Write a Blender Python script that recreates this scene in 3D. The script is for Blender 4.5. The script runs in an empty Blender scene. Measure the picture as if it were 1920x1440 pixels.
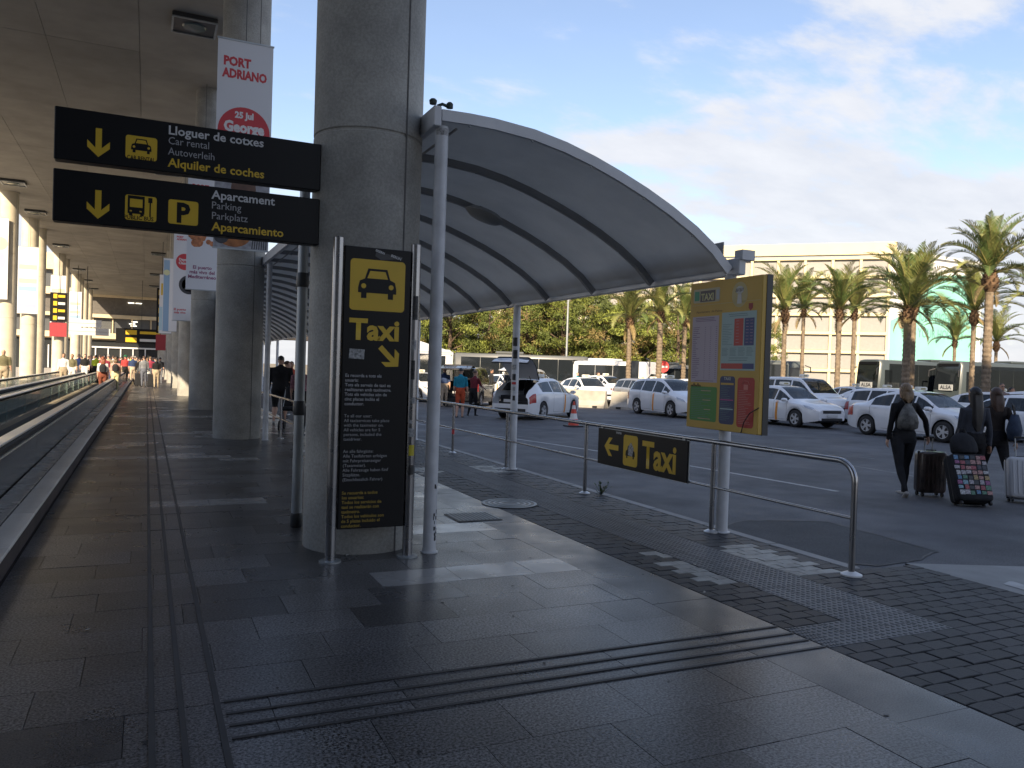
import bpy, bmesh, math, random
import numpy as np
from mathutils import Vector, Matrix
random.seed(7)
PI = math.pi
R = math.radians
SC = bpy.context.scene
COL = SC.collection

# ------------------------------------------------------------------ camera
YAW, PITCH, ROLL, CAMH, FPX = R(24.7), R(-0.95), 0.032, 1.6, 1492.0
fwd = Vector((math.sin(YAW)*math.cos(PITCH), math.cos(YAW)*math.cos(PITCH), math.sin(PITCH)))
r0 = Vector((math.cos(YAW), -math.sin(YAW), 0))
u0 = r0.cross(fwd)
rt = r0*math.cos(ROLL) + u0*math.sin(ROLL)
up = u0*math.cos(ROLL) - r0*math.sin(ROLL)
cam = bpy.data.cameras.new('camera')
cam.sensor_width = 36.0
cam.lens = 36.0*FPX/1920.0
cam.clip_end = 6000
camo = bpy.data.objects.new('camera', cam)
camo.matrix_world = Matrix(((rt.x, up.x, -fwd.x, 0), (rt.y, up.y, -fwd.y, 0), (rt.z, up.z, -fwd.z, CAMH), (0, 0, 0, 1)))
COL.objects.link(camo)
SC.camera = camo

# ------------------------------------------------------------------ light
SUN_EL, SUN_AZ = 32.0, 215.0          # azimuth clockwise from +Y: behind and left of the camera
SC.view_settings.view_transform = 'Standard'
SC.view_settings.look = 'None'
SC.view_settings.exposure = 1.18
SC.view_settings.gamma = 1.0
w = bpy.data.worlds.new('World')
SC.world = w
w.use_nodes = True
nt = w.node_tree
nt.nodes.clear()
N = nt.nodes.new
L = nt.links.new
sky = N('ShaderNodeTexSky')
sky.sky_type = 'NISHITA'
sky.sun_disc = False
sky.sun_elevation = R(SUN_EL)
sky.sun_rotation = R(SUN_AZ)
sky.air_density = 1.15
sky.dust_density = 0.8
sky.ozone_density = 1.2
tc = N('ShaderNodeTexCoord')
sep = N('ShaderNodeSeparateXYZ')
L(tc.outputs['Generated'], sep.inputs[0])
def wmath(op, a, b=None, c=None):
    m = N('ShaderNodeMath'); m.operation = op
    for i, v in enumerate((a, b, c)):
        if v is None: continue
        if isinstance(v, (int, float)): m.inputs[i].default_value = v
        else: L(v, m.inputs[i])
    return m.outputs[0]
zc = wmath('MAXIMUM', sep.outputs[2], 0.0)
den = wmath('ADD', zc, 0.22)
cmb = N('ShaderNodeCombineXYZ')
L(wmath('DIVIDE', sep.outputs[0], den), cmb.inputs[0])
L(wmath('DIVIDE', sep.outputs[1], den), cmb.inputs[1])
L(wmath('MULTIPLY', zc, 1.2), cmb.inputs[2])
mp = N('ShaderNodeMapping')
mp.inputs['Rotation'].default_value = (0, 0, R(-24.7))
mp.inputs['Scale'].default_value = (1.0, 1.7, 1.0)
mp.inputs['Location'].default_value = (3.1, 0.75, 0.0)
L(cmb.outputs[0], mp.inputs[0])
n1 = N('ShaderNodeTexNoise'); n1.inputs['Scale'].default_value = 1.5; n1.inputs['Detail'].default_value = 9; n1.inputs['Roughness'].default_value = 0.56; n1.inputs['Distortion'].default_value = 0.35
n2 = N('ShaderNodeTexNoise'); n2.inputs['Scale'].default_value = 4.2; n2.inputs['Detail'].default_value = 7; n2.inputs['Roughness'].default_value = 0.6
L(mp.outputs[0], n1.inputs[0]); L(mp.outputs[0], n2.inputs[0])
air = wmath('MULTIPLY_ADD', zc, -0.9, 0.335)            # more cloud is seen through the longer path low in the sky
air = wmath('MAXIMUM', air, -0.07)
cov = wmath('ADD', wmath('ADD', n1.outputs[0], air), wmath('MULTIPLY_ADD', n2.outputs[0], 0.5, -0.25))
mr = N('ShaderNodeMapRange'); mr.interpolation_type = 'SMOOTHSTEP'
mr.inputs['From Min'].default_value = 0.48; mr.inputs['From Max'].default_value = 0.7
mr.inputs['To Min'].default_value = 0.1; mr.inputs['To Max'].default_value = 0.93
L(cov, mr.inputs[0])
ccol = N('ShaderNodeMixRGB')
ccol.inputs[1].default_value = (2.95, 3.1, 3.5, 1)       # cloud, in the sky texture's own units
ccol.inputs[2].default_value = (4.5, 4.5, 4.6, 1)
L(n2.outputs[0], ccol.inputs[0])
mix = N('ShaderNodeMixRGB')
tint = N('ShaderNodeMixRGB'); tint.blend_type = 'MULTIPLY'; tint.inputs[0].default_value = 1.0; tint.inputs[2].default_value = (.94, .905, .95, 1)
L(sky.outputs[0], tint.inputs[1])
L(mr.outputs[0], mix.inputs[0]); L(tint.outputs[0], mix.inputs[1]); L(ccol.outputs[0], mix.inputs[2])
bg = N('ShaderNodeBackground'); bg.inputs[1].default_value = 0.1
L(mix.outputs[0], bg.inputs[0])
wo = N('ShaderNodeOutputWorld')
L(bg.outputs[0], wo.inputs[0])

sl = bpy.data.lights.new('sun', 'SUN')
sl.energy = 5.0
sl.angle = R(0.5)
sl.color = (1.0, 0.82, 0.58)
so = bpy.data.objects.new('sun', sl)
sv = Vector((math.sin(R(SUN_AZ))*math.cos(R(SUN_EL)), math.cos(R(SUN_AZ))*math.cos(R(SUN_EL)), math.sin(R(SUN_EL))))
so.rotation_euler = sv.to_track_quat('Z', 'Y').to_euler()
so.location = sv*60
COL.objects.link(so)

# ------------------------------------------------------------------ materials
MATS = {}
def mat(name, col, rough=0.6, metal=0.0, var=0.0, vs=3.0, bump=0.0, bs=60.0, rand=0.0, speck=0.0, ss=260.0, spec=0.5,
        stain=0.0, sts=1.2, world=False, coat=0.0, wave=None, rvar=0.0, alpha=1.0, emit=0.0, trans=0.0):
    if name in MATS: return MATS[name]
    m = bpy.data.materials.new(name); m.use_nodes = True
    t = m.node_tree; b = t.nodes['Principled BSDF']
    c4 = (*col, 1)
    b.inputs['Base Color'].default_value = c4
    b.inputs['Roughness'].default_value = rough
    b.inputs['Metallic'].default_value = metal
    b.inputs['Specular IOR Level'].default_value = spec
    b.inputs['Coat Weight'].default_value = coat
    b.inputs['Alpha'].default_value = alpha
    b.inputs['Transmission Weight'].default_value = trans
    if emit:
        b.inputs['Emission Color'].default_value = c4; b.inputs['Emission Strength'].default_value = emit
    nn, ll = t.nodes.new, t.links.new
    src = None
    def vec():
        nonlocal src
        if src is None:
            if world: g = nn('ShaderNodeNewGeometry'); src = g.outputs['Position']
            else: g = nn('ShaderNodeTexCoord'); src = g.outputs['Object']
        return src
    def noise(scale, det=4, rgh=.55):
        n = nn('ShaderNodeTexNoise'); n.inputs['Scale'].default_value = scale; n.inputs['Detail'].default_value = det; n.inputs['Roughness'].default_value = rgh
        ll(vec(), n.inputs[0]); return n.outputs[0]
    def rng(o, a, c, lo=.3, hi=.7):
        r = nn('ShaderNodeMapRange'); r.inputs['From Min'].default_value = lo; r.inputs['From Max'].default_value = hi
        r.inputs['To Min'].default_value = a; r.inputs['To Max'].default_value = c; ll(o, r.inputs[0]); return r.outputs[0]
    fac = None
    def mul(o):
        nonlocal fac
        if fac is None: fac = o
        else:
            q = nn('ShaderNodeMath'); q.operation = 'MULTIPLY'; ll(fac, q.inputs[0]); ll(o, q.inputs[1]); fac = q.outputs[0]
    if var: mul(rng(noise(vs), 1-var, 1+var))
    if stain: mul(rng(noise(sts, 5, .6), 1-stain, 1.0, .3, .62))
    if speck: mul(rng(noise(ss, 2, .7), 1-speck, 1+speck, .36, .64))
    if rand:
        oi = nn('ShaderNodeObjectInfo'); mul(rng(oi.outputs['Random'], 1-rand, 1+rand, 0, 1))
    if wave:
        wv = nn('ShaderNodeTexWave'); wv.bands_direction = wave[0]; wv.inputs['Scale'].default_value = wave[1]; ll(vec(), wv.inputs[0])
        mul(rng(wv.outputs[1], 1-wave[2], 1.0, .3, .7))
    if fac is not None:
        mx = nn('ShaderNodeVectorMath'); mx.operation = 'SCALE'; mx.inputs[0].default_value = col; ll(fac, mx.inputs['Scale'])
        ll(mx.outputs[0], b.inputs['Base Color'])
    if rvar: ll(rng(noise(2.2, 5), rough-rvar, rough+rvar), b.inputs['Roughness'])
    if bump:
        bp = nn('ShaderNodeBump'); bp.inputs['Strength'].default_value = bump; bp.inputs['Distance'].default_value = .01
        ll(noise(bs), bp.inputs['Height']); ll(bp.outputs[0], b.inputs['Normal'])
    MATS[name] = m
    return m

granite = mat('granite', (.088, .086, .087), .3, rand=.36, spec=.36, speck=1.0, ss=75, stain=.35, sts=.9, world=True, rvar=.04, bump=.06, bs=90)
granite_light = mat('granite_light', (.23, .225, .22), .26, rand=.08, speck=.22, stain=.18, world=True, rvar=.08)
granite_dark = mat('granite_dark', (.072, .071, .073), .3, rand=.12, spec=.36, speck=.7, ss=120, stain=.3, world=True, rvar=.1)
edge_granite = mat('edge_granite', (.08, .079, .081), .32, rand=.14, spec=.36, speck=.65, ss=120, stain=.3, sts=.8, world=True, rvar=.1)
joint = mat('joint', (.055, .043, .042), .85, world=True, var=.3)
strip_m = mat('guide_rubber', (.036, .036, .038), .55, world=True, var=.25)
paver_m = mat('paver_dark', (.029, .029, .033), .55, rand=.3, spec=.3, speck=.3, ss=160, stain=.25, world=True, bump=.25, bs=120)
paver_w = mat('paver_worn_white', (.3, .3, .28), .55, rand=.15, stain=.5, sts=7, world=True, bump=.15)
tact_m = mat('tactile_grey', (.11, .11, .113), .5, rand=.12, stain=.3, world=True)
kerb_m = mat('kerb_stone', (.22, .22, .22), .6, rand=.15, speck=.2, stain=.3, world=True)
asphalt = mat('asphalt', (.1, .1, .106), .75, var=.25, vs=.7, speck=.5, ss=70, stain=.42, sts=.45, world=True, bump=.35, bs=110, rvar=.1)
asphalt_d = mat('asphalt_patch', (.05, .05, .053), .8, var=.2, vs=2, speck=.4, ss=80, world=True, bump=.4, bs=90)
paint_m = mat('road_paint', (.42, .42, .42), .6, stain=.45, sts=3.5, world=True)
paint_f = mat('road_paint_faded', (.2, .2, .2), .65, stain=.55, sts=3, world=True)
concrete = mat('concrete', (.34, .33, .3), .75, var=.16, vs=2.2, speck=.12, ss=45, stain=.3, sts=1.3, world=True, bump=.12, bs=30)
conc_apron = mat('concrete_apron', (.24, .24, .235), .7, var=.12, stain=.25, world=True, bump=.1)
ceil_m = mat('concrete_ceiling', (.31, .287, .248), .85, var=.1, vs=.8, rand=.08, stain=.22, sts=.6, world=True, bump=.15, bs=25)
ground_m = mat('dry_ground', (.2, .17, .12), .9, var=.3, vs=.2, world=True)
white_p = mat('white_paint', (.62, .63, .65), .38, stain=.12, sts=2.5, world=True)
white_post = mat('white_post_paint', (.6, .61, .63), .4, stain=.25, sts=4, world=True)
membrane = mat('canopy_sheet', (.8, .785, .75), .6, stain=.25, sts=1.6, world=True)
rib_m = mat('canopy_rib', (.3, .3, .3), .5, var=.1, world=True)
steel = mat('stainless_steel', (.34, .34, .35), .27, 1.0, rvar=.08, world=True)
alu = mat('aluminium', (.85, .8, .72), .38, .8, rvar=.08, world=True)
galv = mat('galvanised', (.36, .38, .39), .5, .7, var=.15, world=True)
dark_metal = mat('dark_metal', (.05, .052, .055), .4, .3)
black_sign = mat('sign_black', (.006, .006, .007), .42, spec=.25)
yel = mat('sign_yellow', (.62, .40, .02), .45, var=.05)
sign_white = mat('sign_white', (.55, .55, .55), .5)
sign_grey = mat('sign_grey', (.33, .33, .34), .5)
yel_dim = mat('sign_ochre', (.3, .2, .02), .5)
rubber = mat('rubber', (.014, .014, .015), .7, var=.2)
paper = mat('banner_white', (.66, .66, .68), .6)
red_b = mat('banner_red', (.55, .05, .06), .6)
glass_d = mat('dark_glass', (.012, .015, .018), .06, spec=.6, coat=.3)
plast_blk = mat('black_plastic', (.02, .02, .022), .45)

def add_translucent(m, fac, col):
    t = m.node_tree; b = t.nodes['Principled BSDF']; out = t.nodes['Material Output']
    tr = t.nodes.new('ShaderNodeBsdfTranslucent'); tr.inputs[0].default_value = (*col, 1)
    mx = t.nodes.new('ShaderNodeMixShader'); mx.inputs[0].default_value = fac
    t.links.new(b.outputs[0], mx.inputs[1]); t.links.new(tr.outputs[0], mx.inputs[2]); t.links.new(mx.outputs[0], out.inputs[0])
add_translucent(membrane, .42, (.74, .73, .71))         # thin white sheeting lets some daylight through
# ------------------------------------------------------------------ mesh helpers
class MB:
    def __init__(s): s.v = []; s.f = []; s.m = []
    def add(s, vs, fs, mi=0):
        o = len(s.v); s.v += [tuple(p) for p in vs]; s.f += [tuple(i+o for i in f) for f in fs]; s.m += [mi]*len(fs)
    def box(s, c, d, mi=0, rz=0, ch=0.0, M=None):
        x, y, z = (d[0]/2, d[1]/2, d[2]/2)
        if ch <= 0:
            vs = [Vector((a*x, b*y, e*z)) for e in (-1, 1) for b in (-1, 1) for a in (-1, 1)]
            fs = [(0, 2, 3, 1), (4, 5, 7, 6), (0, 1, 5, 4), (2, 6, 7, 3), (0, 4, 6, 2), (1, 3, 7, 5)]
        else:                                        # chamfered along the eight top/bottom edges and the four uprights
            k = min(ch, x*.9, y*.9, z*.9); vs = []
            def ringp(zz, q):
                X, Y = x-q, y-q
                return [Vector((-X+k, -Y, zz)), Vector((X-k, -Y, zz)), Vector((X, -Y+k, zz)), Vector((X, Y-k, zz)), Vector((X-k, Y, zz)), Vector((-X+k, Y, zz)), Vector((-X, Y-k, zz)), Vector((-X, -Y+k, zz))]
            for zz, q in ((-z, k*.7), (-z+k, 0), (z-k, 0), (z, k*.7)): vs += ringp(zz, q)
            fs = [tuple(range(7, -1, -1)), tuple(range(24, 32))]
            for r in range(3):
                for i in range(8): fs.append((r*8+i, r*8+(i+1) % 8, r*8+8+(i+1) % 8, r*8+8+i))
        rm = Matrix.Rotation(rz, 3, 'Z') if rz else None
        out = []
        for p in vs:
            if rm: p = rm @ p
            p = p + Vector(c)
            out.append(M @ p if M else p)
        s.add(out, fs, mi); return s
    def loft(s, rings, mi=0, cap=True, close=True):
        n = len(rings[0]); vs = [p for r in rings for p in r]; fs = []
        for i in range(len(rings)-1):
            for j in range(n if close else n-1):
                k = (j+1) % n
                fs.append((i*n+j, i*n+k, (i+1)*n+k, (i+1)*n+j))
        if cap and close:
            fs.append(tuple(range(n-1, -1, -1))); fs.append(tuple((len(rings)-1)*n+j for j in range(n)))
        s.add(vs, fs, mi); return s
    def tube(s, path, r, n=10, mi=0, cap=True, flat=1.0):
        path = [Vector(p) for p in path]; rings = []
        rs = r if isinstance(r, (list, tuple)) else [r]*len(path)
        ref = None
        for i, p in enumerate(path):
            d = (path[min(i+1, len(path)-1)] - path[max(i-1, 0)]).normalized()
            if ref is None:
                ref = Vector((0, 0, 1)) if abs(d.z) < .9 else Vector((1, 0, 0))
            a = d.cross(ref).normalized(); b = a.cross(d).normalized(); ref = b
            rings.append([p + (a*math.cos(t)*rs[i] + b*math.sin(t)*rs[i]*flat) for t in (2*PI*k/n for k in range(n))])
        return s.loft([list(reversed(q)) for q in rings], mi, cap)
    def lathe(s, prof, c=(0, 0, 0), n=24, mi=0, ax='z', cap=True):
        rings = []
        for r, z in prof:
            ring = []
            for k in range(n):
                t = 2*PI*k/n; a, b = r*math.cos(t), r*math.sin(t)
                p = (a, b, z) if ax == 'z' else ((z, a, b) if ax == 'x' else (b, z, a))
                ring.append(Vector(p)+Vector(c))
            rings.append(ring)
        return s.loft(rings, mi, cap)
    def poly(s, pts, th=0.0, nrm=(0, -1, 0), mi=0):   # flat outline, optionally given thickness backwards
        n = len(pts); pts = [Vector(p) for p in pts]
        if th <= 0: s.add(pts, [tuple(range(n))], mi); return s
        back = [p - Vector(nrm)*th for p in pts]
        fs = [tuple(range(n)), tuple(range(2*n-1, n-1, -1))] + [(i, n+i, n+(i+1) % n, (i+1) % n) for i in range(n)]
        s.add(pts+back, fs, mi); return s
    def mesh(s, name, mats, smooth=None):
        me = bpy.data.meshes.new(name); me.from_pydata(s.v, [], s.f)
        for m in (mats if isinstance(mats, (list, tuple)) else [mats]): me.materials.append(m)
        if any(s.m): me.polygons.foreach_set('material_index', s.m)
        if smooth is not None:
            me.polygons.foreach_set('use_smooth', [True]*len(s.f))
            me.set_sharp_from_angle(angle=R(smooth))
        me.update(); return me
    def build(s, name, mats, parent=None, loc=None, rz=0.0, smooth=None, kind=None):
        return link(name, s.mesh(name, mats, smooth), parent, loc, rz, kind)

def link(name, me, parent=None, loc=None, rz=0.0, kind=None):
    o = bpy.data.objects.new(name, me); COL.objects.link(o)
    if parent: o.parent = parent
    if loc: o.location = loc
    if rz: o.rotation_euler = (0, 0, rz)
    if kind: o['kind'] = kind
    return o
def thing(name, label, cat, loc=(0, 0, 0), rz=0.0, group=None):
    o = bpy.data.objects.new(name, None); o.empty_display_size = .2; COL.objects.link(o)
    o.location = loc; o.rotation_euler = (0, 0, rz)
    return tag(o, label, cat, group)
def tag(o, label, cat, group=None):
    o['label'] = label; o['category'] = cat
    if group: o['group'] = group
    return o
def struct(o): o['kind'] = 'structure'; return o
def at(px, py, z=0.0):                                # ground point under a pixel of the 1920 px photograph
    d = fwd + rt*((px-960)/FPX) - up*((py-720)/FPX); t = (z-CAMH)/d.z
    return Vector((d.x*t, d.y*t, z))
def dep(px, py, d):
    return (fwd + rt*((px-960)/FPX) - up*((py-720)/FPX))*d + Vector((0, 0, CAMH))
def text(parent, s, m, x, z, w=None, h=None, bold=0.0, y=-0.0, name='lettering', align='l', sx=1.0, shear=0.0, spacing=1.0, line=1.0, rot=0.0):
    """lettering on a panel that faces local -Y; (x, z) = left (or centre) end of the first baseline; w = width to fit"""
    c = bpy.data.curves.new('t', 'FONT'); c.body = s; c.resolution_u = 2; c.offset = bold; c.shear = shear
    c.space_character = spacing; c.space_line = line
    if align == 'c': c.align_x = 'CENTER'
    c.extrude = 0.0
    o = bpy.data.objects.new('t', c)
    me = bpy.data.meshes.new_from_object(o)
    bpy.data.objects.remove(o); bpy.data.curves.remove(c)
    co = np.empty(len(me.vertices)*3); me.vertices.foreach_get('co', co); co = co.reshape(-1, 3)
    mn, mxx = co.min(0), co.max(0)
    if w: k = w/(mxx[0]-mn[0])
    else: k = h/0.7
    kz = h/0.7 if (h and w) else k
    X = co[:, 0]*k*sx; Z = co[:, 1]*kz
    ca, sa = math.cos(rot), math.sin(rot)
    out = np.stack([x+X*ca-Z*sa, np.full(len(X), y), z+X*sa+Z*ca], 1)
    me.vertices.foreach_set('co', out.reshape(-1)); me.materials.clear(); me.materials.append(m); me.update()
    me.name = name
    return link(name, me, parent)
def rrect(mb, x0, z0, x1, z1, r, y, mi=0, n=5):
    pts = []
    for cx, cz, a0 in ((x1-r, z1-r, 0), (x0+r, z1-r, 90), (x0+r, z0+r, 180), (x1-r, z0+r, 270)):
        for k in range(n+1):
            a = R(a0+90*k/n); pts.append((cx+r*math.cos(a), y, cz+r*math.sin(a)))
    mb.poly(list(reversed(pts)) if False else [p for p in pts], mi=mi)
def disc(mb, x, z, r, y, mi=0, n=24, rz=None):
    mb.poly([(x+r*math.cos(2*PI*k/n), y, z+(rz or r)*math.sin(2*PI*k/n)) for k in range(n)], mi=mi)
def flat(mb, pts, y, mi=0): mb.poly([(p[0], y, p[1]) for p in pts], mi=mi)
# ================================================================== ground, road, pavement
RZ = -0.10
CXG = 1.77
struct(MB().poly([(-1500, -1500, -.16), (1500, -1500, -.16), (1500, 2500, -.16), (-1500, 2500, -.16)]).build('ground', ground_m))
road = struct(MB().poly([(5.6, -40, RZ), (140, -40, RZ), (140, 125, RZ), (5.6, 125, RZ)]).build('road', asphalt))
struct(MB().poly([(-90, -60, -.05), (-7.6, -60, -.05), (-7.6, 127, -.05), (-90, 127, -.05)]).build('service_road', mat('pale_concrete_road', (.38, .355, .315), .8, var=.12, vs=.5, stain=.2, world=True)))
def strip(pts, wdt, z, m, name, parent):
    mb = MB(); pts = [Vector((p[0], p[1], z)) for p in pts]
    for a, b in zip(pts, pts[1:]):
        d = (b-a).normalized(); n = Vector((-d.y, d.x, 0))*wdt/2
        mb.add([a-n, b-n, b+n, a+n], [(0, 1, 2, 3)])
    return mb.build(name, m, parent)
strip([(9.72, 9.0), (9.55, 11.0), (9.3, 13.5), (8.75, 16.5), (8.2, 19.0), (7.4, 24.0), (7.0, 34)], .11, RZ+.004, paint_m, 'lane_line', road)
pA, pB = at(1240, 812, RZ), at(1800, 908, RZ)
strip([pA, (pA+pB)/2, pB], .1, RZ+.004, paint_f, 'lane_line', road)
pA, pB = at(780, 812, RZ), at(1290, 868, RZ)
for px0, px1, py in ((900, 1010, 812), (1130, 1160, 787), (1390, 1640, 838)):
    pA, pB = at(px0, py, RZ), at(px1, py+(px1-px0)*.09, RZ)
    strip([pA, pB], .09, RZ+.004, paint_f, 'bay_line', road)
# repaired patch with an uneven outline
pp = [(6.0, 7.2), (6.5, 7.42), (7.0, 7.3), (7.5, 7.08), (7.45, 6.4), (7.33, 5.5), (6.8, 5.28), (6.2, 5.22), (5.85, 5.5), (5.8, 6.3)]
po = []
for i, a in enumerate(pp):
    b = pp[(i+1) % len(pp)]
    for k in range(5):
        t = k/5; po.append((a[0]+(b[0]-a[0])*t+random.uniform(-.02, .02), a[1]+(b[1]-a[1])*t+random.uniform(-.02, .02), RZ+.004))
MB().poly(po).build('asphalt_patch', asphalt_d, road)
rim = MB()
for i in range(len(po)):
    a, b = Vector(po[i]), Vector(po[(i+1) % len(po)]); d = b-a; n = Vector((-d.y, d.x, 0)).normalized()*random.uniform(.008, .02)
    if a.x > 5.95: rim.add([a-n+Vector((0, 0, .003)), b-n+Vector((0, 0, .003)), b+n+Vector((0, 0, .003)), a+n+Vector((0, 0, .003))], [(0, 1, 2, 3)])
rim.build('patch_seam', strip_m, road)
# concrete crossing apron, a ramp from the pavement down to the road
ap = MB(); ap.add([(6.2, 4.95, -.006), (6.2, -6, -.006), (7.3, -6, RZ+.008), (7.6, 4.75, RZ+.008), (6.2, 4.95, -.13), (7.6, 4.75, -.13)], [(0, 1, 2, 3), (0, 3, 5, 4)])
struct(ap.build('crossing_apron', conc_apron))
MB().poly([(6.42, 4.2, -.017), (6.62, 4.28, -.032), (6.95, 4.2, -.06), (7.0, 3.95, -.065), (6.7, 3.88, -.04), (6.4, 4.0, -.016)]).build('paint_blot', paint_m, road)

pave = struct(MB().poly([(-.9, -12, -.022), (3.75, -12, -.022), (3.75, 127, -.022), (-.9, 127, -.022)]).build('pavement', joint))
# granite slabs: courses .42 m deep across the walk
SW, SD, GP = .62, .42, .0035
slab_me = {}
def box_mesh(name, dx, dy, dz, m, ch=0.0):
    return MB().box((0, 0, -dz/2), (dx, dy, dz), ch=ch).mesh(name, m)
rowy = 3.5+.42*-8+.21-.42
light_rows = {}
farslab = MB(); nslab = 0
y = rowy; row = 0
while y < 62:
    off = (row*0.37) % 1.0*SW
    xs = [-.88]; x = -.88+off if off > .12 else -.88+SW
    while x < 3.25-.12:
        xs.append(x); x += SW
    xs.append(3.25)
    ly = round(y, 2)
    for a, b in zip(xs, xs[1:]):
        cx = (a+b)/2
        kind = granite
        rr = random.random()
        if rr < .06: kind = granite_dark
        if abs(y-5.92) < .21 and cx > 1.9: kind = granite_light
        if abs(y-7.6) < .21 and 2.3 < cx < 3.3: kind = granite_light
        if abs(y-9.7) < .25 and (0 < cx < 1.2 or cx > 2.2): kind = granite_light
        if (abs(y-11.8) < .25 and cx > 2.4) or (abs(y-14.3) < .22 and cx < 1.6) or (abs(y-19.0) < .25 and cx > -.2) or (abs(y-24.5) < .22) : kind = granite_light
        if y > 12 and random.random() < .05: kind = granite_light
        if y < 20.0 and nslab < 296 and y > 1.3:
            key = (round(b-a, 3), kind.name)
            if key not in slab_me: slab_me[key] = box_mesh('slab', b-a-GP, SD-GP, .02, kind)
            o = link('slab', slab_me[key], pave, (cx, y, random.uniform(-.0012, .0012))); nslab += 1
        else:
            farslab.box((cx, y, -.01), (b-a-GP, SD-GP, .02), mi={'granite': 0, 'granite_dark': 1, 'granite_light': 2}[kind.name])
    y += SD; row += 1
farslab.build('distant_slabs', [granite, granite_dark, granite_light], pave, kind='stuff')
em = box_mesh('edge_stone', .5-GP, 1.0-GP, .02, edge_granite)
for i in range(-1, 24): link('edge_stone', em, pave, (3.5, .1+i*1.0, random.uniform(-.001, .001)))
MB().box((3.5, 75.1, -.01), (.49, 102, .02)).build('edge_band', edge_granite, pave)
# guide strips
for gx in (.055, .18, .335): MB().box((gx, 28, .0035), (.027, 62, .004)).build('guide_strip', strip_m, pave)
for gy in (3.52, 3.65, 3.78, 3.92): MB().box((2.055, gy, .0035), (3.38, .022, .004)).build('guide_strip', strip_m, pave)
# trodden gum and scuffs
gum = MB(); gr_ = random.Random(3)
for k in range(110):
    x, y, rr = gr_.uniform(-.8, 3.7), 1.8+gr_.random()**1.6*14, gr_.uniform(.005, .014)
    if abs(x-CXG) < .6 and 6.3 < y < 7.8: continue
    gum.poly([(x+rr*gr_.uniform(.75, 1.2)*math.cos(2*PI*j/9), y+rr*gr_.uniform(.75, 1.2)*math.sin(2*PI*j/9), .0032) for j in range(9)], mi=k % 2)
gum.build('gum_spots', [mat('gum_dark', (.03, .03, .03), .7), mat('gum_pale', (.14, .135, .13), .6)], pave, kind='stuff')
lit_ = MB()
for k in range(9):
    x, y, a, s = gr_.uniform(-.6, 5.2), gr_.uniform(2.4, 9), gr_.uniform(0, 6), gr_.uniform(.012, .03)
    lit_.add([(x, y, .004), (x+s*math.cos(a), y+s*math.sin(a), .008), (x+s*1.2*math.cos(a+.9), y+s*1.2*math.sin(a+.9), .012), (x+s*.7*math.cos(a+1.5), y+s*.7*math.sin(a+1.5), .004)], [(0, 1, 2, 3)])
lit_.build('paper_scraps', mat('scrap', (.4, .38, .34), .7), pave, kind='stuff')
# drain grate and manhole cover
gr = tag(MB().box((0, 0, .001), (.5, .46, .006)).build('drain_grate', dark_metal, None, (3.25, 7.97, 0.004)), 'dark ribbed drain grate set in the granite paving beside the white post', 'grate')
for k in range(11): MB().box((-.22+.044*k, 0, .008), (.02, .42, .008)).build('bar', galv, gr)
mh = MB()
for r1, r2 in ((.33, .3), (.26, .235), (.2, .175), (.13, .1)): mh.lathe([(r1, .0), (r1, .008), (r2, .008), (r2, .0)], n=32)
mho = tag(MB().lathe([(.335, -.01), (.335, .003), (.0, .003)], n=32).build('manhole_cover', dark_metal, None, (4.0, 8.66, .004)), 'round ringed manhole cover where granite meets the dark pavers', 'manhole')
mh.build('ring', galv, mho)
# dark block paving with the blister path
strip_p = struct(MB().poly([(3.756, -6, -.024), (6.2, -6, -.024), (6.2, 4.9, -.024), (5.5, 4.9, -.024), (5.5, 60, -.024), (3.756, 60, -.024)]).build('block_paving', joint))
PWX, PWY = .2, .125
pm = {}
for nm, mm in (('d', paver_m), ('w', paver_w)):
    b = MB()
    o_, q = .012, .0065
    X, Y = PWX/2-q/2, PWY/2-q/2
    out = [(-X, -Y), (-X*.1, -Y+o_*.5), (X, -Y), (X+o_*.3, 0), (X, Y), (-X*.1, Y+o_*.5), (-X, Y), (-X+o_*.3, 0)]
    b.loft([[(p[0], p[1], -.02) for p in out], [(p[0], p[1], -.004) for p in out], [(p[0]*.95, p[1]*.93, 0) for p in out]])
    pm[nm] = b.mesh('paver', mm)
cand = []
row = 0; y = 3.5+.0625-.125*36
while y < 30:
    xe = 6.195 if y < 4.85 else 5.498
    spans = [(3.758, xe)] if y < 3.5 else ([(4.872, xe)] if y < 3.875 else [(3.758, 4.268), (4.872, xe)])
    pieces = []
    for xa, xb in spans:
        x = xa-(.1 if row % 2 else 0)
        while x < xb-.02:
            l0, l1 = max(x, xa), min(x+PWX, xb)
            if l1-l0 > .03: pieces.append(((l0+l1)/2, round(l1-l0, 2)))
            x += PWX
    for x, pw in pieces:
        if True:
            wht = (4.93 < y < 6.0 and (4.0+(6-y)*.0 < x < 4.27 or 4.9 < x < 5.3)) or (11.4 < y < 12.3 and (x < 4.2 or 4.87 < x < 5.3))
            if wht and random.random() < .12: wht = False
            cand.append(((Vector((x, y, 0))-Vector((2.2, .6, 1.6))).length, x, y, wht, pw))
    y += PWY; row += 1
vis = [c for c in cand if c[2] > 1.7 - (c[1]-3.7)*-.1]
vis.sort()
near = vis[:300]; ns = set(id(c) for c in near)
for d, x, y, wht, pw in near:
    o = link('paver', pm['w' if wht else 'd'], strip_p, (x+random.uniform(-.002, .002), y, random.uniform(-.003, .002)), random.uniform(-.012, .012))
    o.scale = (pw/PWX, 1, 1)
fp = MB()
for c in cand:
    if id(c) in ns: continue
    fp.box((c[1], c[2], -.01+random.uniform(-.003, .002)), (c[4]-.008, PWY-.008, .02), mi=1 if c[3] else 0)
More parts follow.
